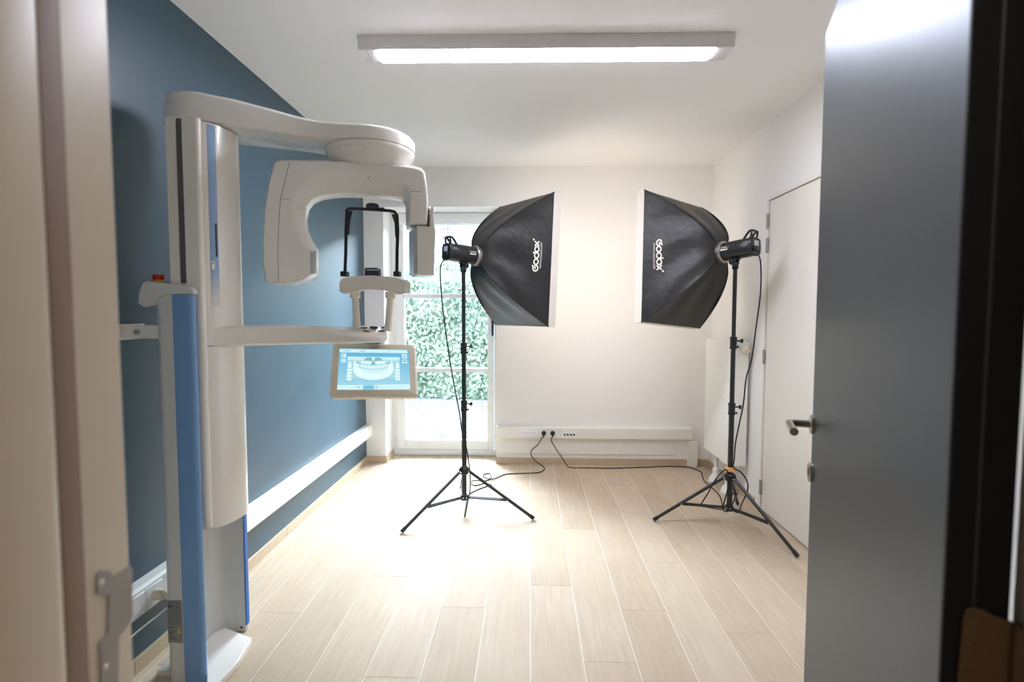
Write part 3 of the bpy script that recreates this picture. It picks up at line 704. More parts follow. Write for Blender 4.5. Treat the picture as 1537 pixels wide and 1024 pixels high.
# C-arm (tube head left, detector right)
phi = math.radians(14); CD = V((math.cos(phi), math.sin(phi), 0)); CNf = V((math.sin(phi), -math.cos(phi), 0))   # along, and towards the viewer
CP = V((HC.x, HC.y, 0)) + CNf * .115
def cpt(px, py, back=0.0): return at(px, py, P=CP - CNf * back, N=CNf)
A = [(412, 243), (404, 276), (398, 320), (395, 362), (396, 398), (400, 423), (420, 426), (443, 424), (458, 419), (466, 411), (465.5, 394), (465, 377), (454, 363), (444, 344), (439, 322), (440, 301), (449, 283), (464, 270), (486, 262), (515, 259), (545, 259), (575, 262), (598, 269), (611, 278), (616, 290), (615, 312), (614, 336), (641, 337), (642, 318), (642, 300), (640, 278), (637, 259), (631, 254), (620, 251), (590, 248), (555, 245), (515, 243), (475, 242), (440, 241), (420, 241)]
Bq = [(411, 242), (403, 276), (397, 320), (394, 362), (395, 398), (399, 425), (420, 429), (446, 428), (464, 421), (475, 411), (475, 393), (474, 374), (465, 358), (458, 342), (456.5, 326), (459, 311), (467, 301), (480, 295), (500, 292), (520, 291), (548, 292), (576, 294), (596, 296), (606, 298), (609, 305), (609, 320), (610, 341), (641, 341), (643, 318), (643, 300), (641, 278), (638, 258), (631, 252), (620, 249), (590, 246), (555, 243), (515, 241), (475, 240), (440, 239.5), (420, 240)]
dep = .19
# loops: the second outline lies on a plane behind the first
ins = lambda pts, back: [cpt(x, y, back) for x, y in pts]
A3 = ins(A, 0.0); B3 = ins(Bq, .055)
back_shift = -CNf * (dep - .055 * 2)
B4 = [q_ + back_shift for q_ in B3]; A4 = [q_ - CNf * dep for q_ in A3]
fill = [a_.lerp(b_, .45) + CNf * .0 for a_, b_ in zip(A3, B3)]
b = MB(); b.loft([A3, B3, B4, A4]); cob = b.build('c_arm', M['shell'], mc, bevel=.008, seg=3, smooth=50)
# seam lines and tube window
def seam(pts, nm='panel_seam'):
    b = MB(); b.tube([cpt(x, y) + CNf * .0006 for x, y in pts], .0008, 5); return b.build(nm, M['darkgroove'], cob)
seam([(435, 243), (428, 270), (421, 300), (418, 340), (417, 380), (418, 424)]); seam([(421, 299), (434, 298.5)]); seam([(617, 287.5), (632, 288)])
b = MB(); b.box((0, 0, 0), (1, 1, 1)); 
wq = [cpt(467.2, 379, .004), cpt(474, 376, .055), cpt(474.6, 409, .055), cpt(467.5, 411, .004)]
b.v = []; b.f = []; b.mi = []; b.tone = []
b.prism([q_ + CD * .001 for q_ in wq], CD * .001); b.build('beam_window', M['clearplastic'], cob)
b = MB(); b.lathe([(0, 0), (.003, 0), (.002, .0015), (0, .002)], cpt(553, 267.5, .012) + CNf * .004, CNf, 12); b.build('indicator', M['darkgroove'], cob)
# detector head hung below the right end
phs = math.radians(22); SD = V((math.cos(phs), math.sin(phs), 0)); SN = V((math.sin(phs), -math.cos(phs), 0))
s0 = cpt(626, 338.5, -.004); s1 = cpt(626, 413, -.004)
wS = .078
def sp3(a, c, z): return V((s0.x, s0.y, 0)) + SD * a - SN * c + V((0, 0, z))
b = MB()
ou = [(0, s1.z), (wS - .008, s1.z), (wS - .004, s0.z - .09), (wS, s0.z - .02), (wS - .006, s0.z + .012), (wS - .008, s0.z + .08), (.060, s0.z + .09), (.054, s0.z - .001), (0, s0.z - .001)]
b.loft([[sp3(a, 0, z) for a, z in ou], [sp3(a, .15, z) for a, z in ou]]); so = b.build('detector_head', M['shell'], mc, bevel=.003)
b = MB(); b.loft([[sp3(-.012, c, z) for c, z in ((.012, s1.z + .006), (.14, s1.z + .006), (.14, s0.z - .008), (.012, s0.z - .008))], [sp3(-.0005, c, z) for c, z in ((.012, s1.z + .006), (.14, s1.z + .006), (.14, s0.z - .008), (.012, s0.z - .008))]]); b.build('detector_window', M['clearplastic'], so, bevel=.002)

# patient arm (lower) with control keys
AY = 2.13
ae = at(572, 500, Y=AY)
def arm_out(g=0.0, wide=1.0):
    ctr = V((-1.19, 1.925, 0)); e = V((ae.x, AY, 0)); d_ = (e - ctr).normalized(); n_ = V((-d_.y, d_.x, 0)); Ld = (e - ctr).length
    near = [(.0, .108), (.05, .100), (.12, .074), (.25, .062), (.45, .056), (.62, .060), (.75, .072), (.86, .085), (.94, .088)]
    pts = [ctr + d_ * Ld * s_ - n_ * (w_ * wide + g) for s_, w_ in near]
    for i in range(1, 12):
        a = -PI / 2 + PI * i / 12; pts.append(ctr + d_ * (Ld * .94 + (.062 + g) * math.cos(a)) + n_ * (.088 * wide + g) * math.sin(a))
    pts += [ctr + d_ * Ld * s_ + n_ * (w_ * wide + g) for s_, w_ in near[::-1]]
    return pts, ctr, d_, Ld
pts, ctr, d_, Ld = arm_out()
def lat(q_): return (q_ - ctr).dot(V((-d_.y, d_.x, 0)))
def slope(q_):
    s_ = max(0, min(1, ((q_ - ctr).dot(d_) / Ld - .55) / .28)); s_ = s_ * s_ * (3 - 2 * s_)
    return -s_ * (.018 - lat(q_) * .22)
def ztop(q_):
    return 1.300 - .006 * max(0, min(1, (q_ - ctr).dot(d_) / Ld)) + slope(q_)
def lift_top(pts, dz): return [V((q_.x, q_.y, ztop(q_) + dz)) for q_ in pts]
def lift(pts, zf): return [V((q_.x, q_.y, zf(max(0, min(1, (q_ - ctr).dot(d_) / Ld))))) for q_ in pts]
zb = lambda s_: 1.222 + .006 * s_
zt_ = lambda s_: 1.300 - .006 * s_ - .028 * max(0, min(1, (s_ - .62) / .25)) ** 1.2
pin = arm_out(-.012)[0]
b = MB(); b.loft([lift(pin, zb), lift(pts, lambda s_: zb(s_) + .008), lift_top(pts, -.012), lift_top(pin, 0)]); pa = b.build('patient_arm', M['shell2'], mc, smooth=50)
e1 = ctr + d_ * Ld * .92; n1 = V((-d_.y, d_.x, 0))
PN = d_.cross(n1 + V((0, 0, .22))).normalized(); PP = V((e1.x, e1.y, ztop(e1) + .0006)); TU = V((1, 0, -PN.x / PN.z)).normalized(); TV = PN.cross(TU)
def key_at(px, py, outline, name, h=.003):
    o = at(px, py, P=PP, N=PN); b = MB()
    b.loft([[o + TU * a_ + TV * c_ + PN * k_ for a_, c_ in outline] for k_ in (-.002, h)]); return b.build(name, M['navy'], pa, bevel=.0008)
for px, py, rot in ((546, 492.5, .25), (577, 492.2, -.25), (550, 497.5, -.35), (572, 497.2, .35)):
    key_at(px, py, [(.015 * math.cos(t_) * math.cos(rot) - .006 * math.sin(t_) * math.sin(rot), .015 * math.cos(t_) * math.sin(rot) + .006 * math.sin(t_) * math.cos(rot)) for t_ in [2 * PI * i / 20 for i in range(20)]], 'control_key')
key_at(561, 492.5, [((.017 if i % 2 == 0 else .008) * math.cos(PI * i / 6), (.017 if i % 2 == 0 else .008) * math.sin(PI * i / 6)) for i in range(12)], 'joystick_key', .006)
b = MB(); o = at(562, 512, Y=AY); b.lathe([(0, 0), (.038, 0), (.038, -.006), (0, -.006)], (o.x, AY - .03, zb(1) + .001), n=24); b.build('monitor_mount', M['ink'], pa)

# posts, chin rest, temple support
CY = 2.15
def cq(px, py, dy=0): return at(px, py, Y=CY + dy)
for xt, xb in ((533, 536), (586, 582)):
    tp, bt = cq(xt, 443), cq(xb, 490); b = MB()
    bt.z = ztop(bt) - .006
    b.tube([bt, bt.lerp(tp, .45), bt.lerp(tp, .86), bt.lerp(tp, .90), bt.lerp(tp, .92), tp + V((0, 0, .012))], [.0155, .0145, .014, .015, .021, .022], 20); b.build('support_post', M['beige'] if False else M['shell2'], mc, smooth=50)
b = MB()
cr_px_top = [(509, 424), (513, 418), (525, 415.5), (540, 414), (557, 413.5), (574, 414.5), (590, 416.5), (603, 420), (607, 426)]
cr_px_bot = [(607, 441), (598, 442), (588, 439), (572, 435.5), (556, 434.5), (540, 435.5), (526, 439), (516, 441), (509, 437)]
ol = [cq(x, y, -.045) for x, y in cr_px_top + cr_px_bot]
olb = [q_ + V((0, .11, .006)) for q_ in ol]
b.loft([[q_ + V((0, .006, 0)) for q_ in ol], ol, olb]); b.build('chin_rest', M['shell2'], mc, bevel=.007, seg=3, smooth=50)
b = MB(); qa, qb = cq(549, 413.5, -.01), cq(569, 402.5, -.01)
b.box((qa.x, CY - .03, qa.z - .008), (qb.x, CY + .02, qb.z)); b.build('chin_cup', M['navy'], mc, bevel=.006, seg=3)
b = MB(); qa, qb = cq(549.5, 406, -.034), cq(568.5, 404.5, -.034); b.box((qa.x, CY - .0335, qa.z), (qb.x, CY - .031, qb.z)); b.build('chin_cup_line', M['clearplastic'], mc)
tp_ = thing_parent = mc
fr_px = [(517.5, 414), (519, 380), (519.5, 345), (520.5, 316), (523, 313), (540, 313.5), (560, 314.5), (585, 316.5), (592, 318), (596, 323), (597, 345), (596, 380), (595.5, 414)]
b = MB()
pth = [cq(x, y, .01) for x, y in fr_px]
b.tube(pth, .0068, 10); tso = b.build('temple_support', M['black'], mc, smooth=60)
for sx_, pp in ((1, [(520, 316), (529, 317), (525, 330), (523.5, 352), (520, 353)]), (-1, [(597, 322), (587, 321), (592, 335), (593, 356), (597, 357)])):
    b = MB(); q = [cq(x, y, .004) for x, y in pp]; b.prism(q, (0, .012, 0)); b.build('side_pad', M['navy'], tso, bevel=.002)
for x in (517, 596):
    b = MB(); a_ = cq(x - 5, 415, .0); c_ = cq(x + 4, 407.5, .0); b.box((a_.x, CY - .012, a_.z), (c_.x, CY + .03, c_.z)); b.build('hinge_block', M['black'], tso, bevel=.003)
b = MB(); q0 = cq(559, 311, .01); b.lathe([(0, -.004), (.024, -.004), (.027, .002), (.026, .010), (.02, .014), (0, .015)], q0, (0, 0, 1), 20); b.box((q0.x - .06, q0.y - .008, q0.z - .009), (q0.x + .05, q0.y + .008, q0.z - .003)); b.build('adjust_knob', M['navy'], tso, bevel=.0015)

# touch monitor
_p0, _p1, _p2 = at(500, 516, Y=2.135), at(622.5, 519, Y=2.150), at(494.5, 596, Y=2.02)
_mn = (_p1 - _p0).cross(_p2 - _p0).normalized()
mt0, mt1, mb0, mb1 = [at(x, y, P=_p0, N=_mn) for x, y in ((500, 514.5), (622.5, 517), (494, 597), (626, 596))]
def mq(u, v_, d=0.0):   # u 0..1 left to right, v 0..1 bottom to top
    q_ = (mb0.lerp(mb1, u)).lerp(mt0.lerp(mt1, u), v_); nrm = (mb1 - mb0).cross(mt0 - mb0).normalized(); 
    return q_ + nrm * d
def rrect(u0, v0, u1, v1, ru, rv, d):
    o_ = []
    for cx_, cy_, a0_ in ((u1 - ru, v1 - rv, 0), (u0 + ru, v1 - rv, 90), (u0 + ru, v0 + rv, 180), (u1 - ru, v0 + rv, 270)):
        for i in range(6): a = math.radians(a0_ + 18 * i); o_.append(mq(cx_ + ru * math.cos(a), cy_ + rv * math.sin(a), d))
    return o_
b = MB(); b.loft([rrect(.02, .02, .98, .98, .04, .06, -.034), rrect(0, 0, 1, 1, .05, .08, -.024), rrect(0, 0, 1, 1, .05, .08, -.004), rrect(.01, .015, .99, .985, .05, .08, 0)]); mo = b.build('monitor', M['beige'], mc, smooth=40)
b = MB(); SU0, SU1, SV0, SV1 = .085, .925, .135, .89
def sc(u, v_, d=.0006): return mq(SU0 + (SU1 - SU0) * u, SV0 + (SV1 - SV0) * v_, d)
for i in range(12): b.poly([sc(0, i / 12), sc(1, i / 12), sc(1, (i + 1) / 12), sc(0, (i + 1) / 12)], 0, max(.01, i / 11))
def sr(u0, v0, u1, v1, m, d=.0010): b.poly([sc(u0, v0, d), sc(u1, v0, d), sc(u1, v1, d), sc(u0, v1, d)], m)
def spoly(pts, m, d): b.poly([sc(u, v_, d) for u, v_ in pts], m)
sr(0, .905, .98, .985, 1); sr(0, 0, .35, .115, 1); sr(.51, 0, 1, .13, 1); sr(.36, .01, .5, .09, 6)
sr(0, .985, 1, 1, 5); spoly([(0, .122), (.35, .112), (.35, .118), (0, .13)], 5, .001); spoly([(.51, .112), (1, .15), (1, .157), (.51, .12)], 5, .001)
for u0, u1 in ((.02, .03), (.05, .16), (.25, .26), (.29, .37), (.7, .72)): sr(u0, .935, u1, .955, 6, .0014)
for u0 in (.03, .90): sr(u0, .77, u0 + .07, .88, 1); sr(u0, .65, u0 + .07, .74, 1)
sr(.12, .27, .865, .80, 2)
# jaw bone
jaw = []
for i in range(25):
    a = PI + PI * i / 24; jaw.append((.49 + .285 * math.cos(a), .50 + .27 * math.sin(a)))
inner = []
for i in range(25):
    a = 2 * PI - PI * i / 24; inner.append((.49 + .20 * math.cos(a), .53 + .13 * math.sin(a)))
for (a_, c_), (e_, f_) in zip(zip(jaw, jaw[1:]), zip(inner[::-1], inner[::-1][1:])): spoly([a_, c_, f_, e_], 3, .0014)
spoly([(.205, .50), (.29, .53), (.27, .68), (.22, .70)], 3, .0014); spoly([(.775, .50), (.69, .53), (.71, .68), (.76, .70)], 3, .0014)
spoly([(.12, .72), (.865, .72), (.865, .80), (.12, .80)], 4, .0012)
spoly([(.24, .63), (.29, .63), (.28, .67), (.25, .68)], 5, .0018); spoly([(.69, .63), (.74, .63), (.73, .68), (.70, .67)], 5, .0018)
for sgn in (-1, 1):     # upper jaw arches and sinuses
    spoly([(.49 + sgn * .01, .70), (.49 + sgn * .14, .70), (.49 + sgn * .11, .775), (.49 + sgn * .03, .79)], 5, .0016)
    spoly([(.49 + sgn * .0, .60), (.49 + sgn * .16, .64), (.49 + sgn * .18, .70), (.49 + sgn * .06, .69), (.49, .66)], 3, .0017)
spoly([(.45, .60), (.53, .60), (.505, .68), (.475, .68)], 5, .002)
# teeth rows
for k in range(16):
    u = .31 + .36 * k / 15; c_ = ((u - .49) / .18) ** 2
    wd = .010; zt2 = .525 + .035 * c_; zb2 = .435 + .045 * c_
    sr(u - wd, zt2 - .04, u + wd, zt2 + .055, 3 if k % 2 else 4, .0021); sr(u - wd, zb2 - .055, u + wd, zb2 + .045, 4 if k % 2 else 3, .0021)
for k in range(15):
    u0 = .30 + .38 * k / 15; u1 = .30 + .38 * (k + 1) / 15; f0 = .478 + .05 * ((u0 - .49) / .19) ** 2; f1 = .478 + .05 * ((u1 - .49) / .19) ** 2
    spoly([(u0, f0), (u1, f1), (u1, f1 + .012), (u0, f0 + .012)], 5, .0024)
for sgn in (0, 1):
    for k in range(4):
        u0 = .125 if sgn == 0 else .80; sr(u0, .22 + .075 * k, u0 + .065, .275 + .075 * k, 3, .0016)
    spoly([(u0 + .01, .53), (u0 + .06, .53), (u0 + .05, .66), (u0 + .02, .66)], 3, .0016)
# icons
ring = lambda cu, cv, ru, rv, a0_, a1_: [spoly([(cu + ru * math.cos(t0), cv + rv * math.sin(t0)), (cu + ru * math.cos(t1), cv + rv * math.sin(t1)), (cu + .7 * ru * math.cos(t1), cv + .7 * rv * math.sin(t1)), (cu + .7 * ru * math.cos(t0), cv + .7 * rv * math.sin(t0))], 7, .0018) for t0, t1 in [(a0_ + (a1_ - a0_) * i / 10, a0_ + (a1_ - a0_) * (i + 1) / 10) for i in range(10)]]
ring(.065, .825, .022, .04, .6, 5.6); ring(.065, .70, .022, .038, PI, 2 * PI); ring(.545, .055, .018, .035, 0, 2 * PI); sr(.28, .04, .30, .07, 7, .0018)
spoly([(.915, .81), (.945, .855), (.955, .84), (.93, .80)], 7, .0018); sr(.94, .785, .95, .80, 7, .0018); sr(.915, .685, .955, .715, 7, .0018)
b.build('screen', [M['screen'], M['s_bar'], M['s_img'], M['s_bone'], M['s_bone2'], M['s_dark'], M['s_mid'], M['s_icon']], mo)

# cream plug and thin cable behind the column
t = tag(MB().build('power_cord', M['plug']) if False else thing('power_cord', (XT + .02, 1.832, .288), 'thin white cord with cream plug in the blue wall trunking', 'power cord'), 'thin white cord with cream plug in the blue wall trunking', 'power cord')
b = MB(); b.lathe([(0, 0), (.019, 0), (.020, .012), (.018, .034), (.010, .040), (0, .040)], (XT + .0085, 1.832, .288), (1, 0, 0), 20); b.build('plug', M['plug'], t)
b = MB(); b.tube(smooth_path([(XT + .046, 1.832, .285), (XT + .060, 1.83, .25), (XT + .05, 1.80, .235), (XT + .045, 1.74, .232), (XT + .04, 1.66, .225), (XT + .04, 1.56, .19), (XT + .045, 1.48, .10), (XT + .05, 1.44, .004)], 6), .0028, 8); b.build('cable', M['upvc'], t)

# ------------------------------------------------------------------ light stands, flash heads, softboxes
def light_stand(ctr, feet, hub_z, low_z, collars, top_z, label, rubber_ring=None):
    ctr = V((ctr[0], ctr[1], 0))
    t = thing('light_stand', tuple(ctr), label, 'light stand', 'light stands')
    segs = [low_z - .015] + collars + [top_z - .0345]; rad = [.0165, .0145, .0125, .011]
    for i, (a, c) in enumerate(zip(segs, segs[1:])):
        b = MB(); b.tube([ctr + V((0, 0, a)), ctr + V((0, 0, c))], rad[i], 18); b.build('pole', M['blackmetal'], t)
    for z in collars:
        b = MB(); b.lathe([(.016, -.045), (.0215, -.045), (.0215, -.03), (.020, -.028), (.020, .010), (.0215, .012), (.0215, .03), (.016, .031)], ctr + V((0, 0, z)), n=18); co_ = b.build('collar', M['black'], t)
        b = MB(); k_ = ctr + V((.018, 0, z + .005)); b.tube([k_, k_ + V((.026, -.006, 0))], .005, 10); b.lathe([(0, 0), (.012, 0), (.014, .004), (.014, .010), (.011, .014), (0, .014)], k_ + V((.024, -.0055, 0)), (1, -.2, 0), 7); b.build('knob', M['black'], co_)
        b = MB(); k_ = ctr + V((.018, -.004, z - .033)); b.tube([k_, k_ + V((.014, -.004, 0))], .0065, 10); b.build('clamp_bolt', M['black'], co_)
    b = MB(); b.lathe([(.0, -.030), (.024, -.028), (.036, -.012), (.038, .002), (.032, .016), (.022, .026), (.017, .030)], ctr + V((0, 0, hub_z)), n=24); hb_ = b.build('tripod_hub', M['black'], t, smooth=50)
    b = MB(); b.lathe([(0, -.018), (.024, -.018), (.026, -.010), (.026, .012), (.022, .016), (.0, .018)], ctr + V((0, 0, low_z)), n=24); b.build('brace_hub', M['black'], t)
    for f in feet:
        f = V((f[0], f[1], .006)); d_ = (f - ctr); d_.z = 0; d_.normalize(); h_ = ctr + d_ * .040 + V((0, 0, hub_z - .006)); per = V((-d_.y, d_.x, 0))
        b = MB(); b.tube([h_, f + V((0, 0, .006))], .0105, 12); lg = b.build('leg', M['blackmetal'], t)
        b = MB(); ld = (f - h_).normalized(); b.tube([f + V((0, 0, .006)) - ld * .03, f + V((0, 0, .006)) + ld * .002], .0125, 12); b.build('rubber_foot', M['rubber'], lg)
        mid = h_.lerp(f, .60); lo = ctr + d_ * .022 + V((0, 0, low_z))
        b = MB()
        for sg in (-1, 1): b.tube([lo + per * .009 * sg, mid + per * .013 * sg], .0058, 8)
        b.build('brace', M['blackmetal'], t)
        for q_ in (h_, mid, lo):
            b = MB(); b.lathe([(0, -.018), (.005, -.018), (.005, .018), (0, .018)], q_, per, 12); b.build('rivet', M['silver'], lg)
    if rubber_ring:
        b = MB(); b.lathe([(.018, -.012), (.030, -.012), (.032, -.006), (.032, .010), (.029, .013), (.018, .013)], ctr + V((0, 0, rubber_ring)), n=24); b.build('rubber_ring', M['orange'], t)['label'] = 'orange rubber ring'
    return t
LC = (-.437, 3.40); RC = (1.276, 3.25)
def zY(px, py, Y): return at(px, py, Y=Y).z
lz_top = zY(695, 401, LC[1]); rz_top = zY(1105, 396, RC[1])
light_stand(LC, [(-.777, 3.047), (.032, 3.28), (-.52, 3.86)], zY(697, 706, LC[1]), zY(697, 746, LC[1]), [zY(697, 607, LC[1]), zY(697, 521, LC[1])], lz_top, 'black light stand in front of the garden door')
light_stand(RC, [(.809, 3.288), (1.484, 2.815), (1.47, 3.60)], zY(1097, 716, RC[1]), zY(1097, 762, RC[1]), [zY(1101, 612, RC[1]), zY(1104, 513, RC[1])], rz_top, 'black light stand with an orange ring near the radiator', rubber_ring=zY(1098, 704, RC[1]))

def frame_of(theta_dir, pitch, roll):
    n_ = V((theta_dir[0], theta_dir[1], 0)).normalized(); n_ = (n_ * math.cos(pitch) + V((0, 0, -math.sin(pitch)))).normalized()
    t_ = V((0, 0, 1)).cross(n_).normalized(); u_ = n_.cross(t_).normalized()
    R = Matrix.Rotation(roll, 3, n_); return n_, R @ t_, R @ u_

def flash_head(pole, top_z, n_, t_, u_, label, side):
    """side: +1 when the face with the print is on +t, -1 on -t (the side the camera sees)"""
    ax = V((pole[0], pole[1], top_z + .085))
    def q(a, c, h): return ax + n_ * a + t_ * c + u_ * h
    t = thing('flash_head', (pole[0], pole[1], top_z), label, 'studio flash', 'studio flash heads')
    Rr = .058
    def ell(a, r, sx=1.0, sz=1.0, n=28, sq=.0):
        o_ = []
        for i in range(n):
            th = 2 * PI * i / n; c_, s_ = math.cos(th), math.sin(th)
            k = 1 / max(abs(c_), abs(s_)) ** sq
            o_.append(q(a, r * sx * c_ * k, r * sz * s_ * k))
        return o_
    b = MB(); b.loft([ell(-.115, .050, 1, 1, 28, .45), ell(-.11, .054, 1, 1, 28, .5), ell(-.06, .057, 1, 1, 28, .35), ell(.0, Rr, 1, 1, 28, .15), ell(.075, Rr), ell(.088, Rr * .97)]); bo = b.build('housing', M['black'], t, smooth=40)
    b = MB()
    for k in range(6):
        a = -.045 + .011 * k; b.tube([q(a, side * .0575, -.012), q(a + .008, side * .0585, .024)], .0022, 6)
    b.build('vent_slots', M['ink'], bo)
    b = MB(); b.loft([ell(-.135, .045, 1.08, 1.12, 28, .7), ell(-.13, .049, 1.08, 1.12, 28, .7), ell(-.112, .050, 1.08, 1.12, 28, .7)]); co_ = b.build('control_panel', M['black'], t, bevel=.002)
    b = MB(); b.box((-.022, -.016, 0), (.022, .016, .0015)); 
    for i, v_ in enumerate(b.v): b.v[i] = q(-.1355 - v_.z, v_.x, .018 + v_.y)
    b.build('display', M['clearplastic'], co_)
    b = MB(); b.lathe([(0, 0), (.016, 0), (.015, .014), (0, .015)], q(-.136, side * .018, -.016), -n_, 18)
    for k in range(3): b.lathe([(0, 0), (.005, 0), (.004, .003), (0, .003)], q(-.136, -side * (.012 - .0 + .012 * k), -.03), -n_, 10)
    b.build('control_dial', M['black'], co_)
    b = MB(); hw = .030
    hpts = [q(-.075, -hw, .052), q(-.112, -hw, .088), q(-.135, -hw, .092), q(-.135, hw, .092), q(-.112, hw, .088), q(-.075, hw, .052)]
    b.tube(smooth_path([q(-.072, -hw, .05), q(-.105, -hw, .088), q(-.125, -hw * .9, .093), q(-.125, hw * .9, .093), q(-.105, hw, .088), q(-.072, hw, .05)], 4), .0065, 10)
    b.tube([q(-.118, -hw, .05), q(-.124, -hw, .09)], .006, 8); b.tube([q(-.118, hw, .05), q(-.124, hw, .09)], .006, 8)
    b.build('carry_handle', M['black'], t, smooth=60)
    # yoke and stand socket
    b = MB(); ox = V((pole[0], pole[1], 0))
    b.box((-.02, -.022, -.064), (.03, .022, -.050))
    for sg in (-1, 1): b.box((-.012, sg * .018 - .004, -.088), (.024, sg * .018 + .004, -.05))
    for i, v_ in enumerate(b.v): b.v[i] = q(v_.x, v_.y, v_.z)
    b.lathe([(0, 0), (.017, 0), (.019, .010), (.019, .042), (.015, .05), (0, .052)], (pole[0], pole[1], top_z - .035), n=18)
    yk = b.build('stand_bracket', M['black'], t, bevel=.001)
    b = MB(); k_ = V((pole[0], pole[1], top_z - .012)); kd = (-n_ * .7 + t_ * side).normalized() * .022
    b.tube([k_ + kd * .7, k_ + kd * 1.6], .005, 8); b.lathe([(0, 0), (.011, 0), (.013, .004), (.012, .012), (0, .013)], k_ + kd * 1.5, kd, 7); b.build('knob', M['black'], yk)
    b = MB(); kq = q(.006, side * .024, -.078); b.lathe([(0, 0), (.017, 0), (.019, .004), (.017, .014), (0, .015)], kq, t_ * side, 9); b.build('tilt_knob', M['black'], yk)
    # print on the side
    vs, fs = text_mesh('Godox', .020); b = MB()
    wx = max(v_.x for v_ in vs)
    def onside(x, y, lift=.0008):   # reading direction so the letters stand upright for someone at that side
        a = (x - wx / 2) * (1 if side < 0 else -1) + .040
        a = .040 + (x - wx / 2) * DIRX
        ang = y / Rr; rr_ = Rr + lift
        return q(a, side * rr_ * math.cos(ang), rr_ * math.sin(ang))
    # direction along n that reads left to right for the viewer
    vw = (t_ * side); right = u_.cross(vw); DIRX = 1 if right.dot(n_) > 0 else -1
    ids = [b.vert(onside(v_.x, v_.y + .010)) for v_ in vs]
    for f_ in fs: b.face([ids[i] for i in f_])
    for x0, x1 in ((0, .018), (.021, .034), (.037, .05)):
        x1 = min(x1, wx); b.poly([onside(x0, -.004), onside(x1, -.004), onside(x1, .004), onside(x0, .004)])
    b.build('print', M['logo'], bo, smooth=80)
    return t, q

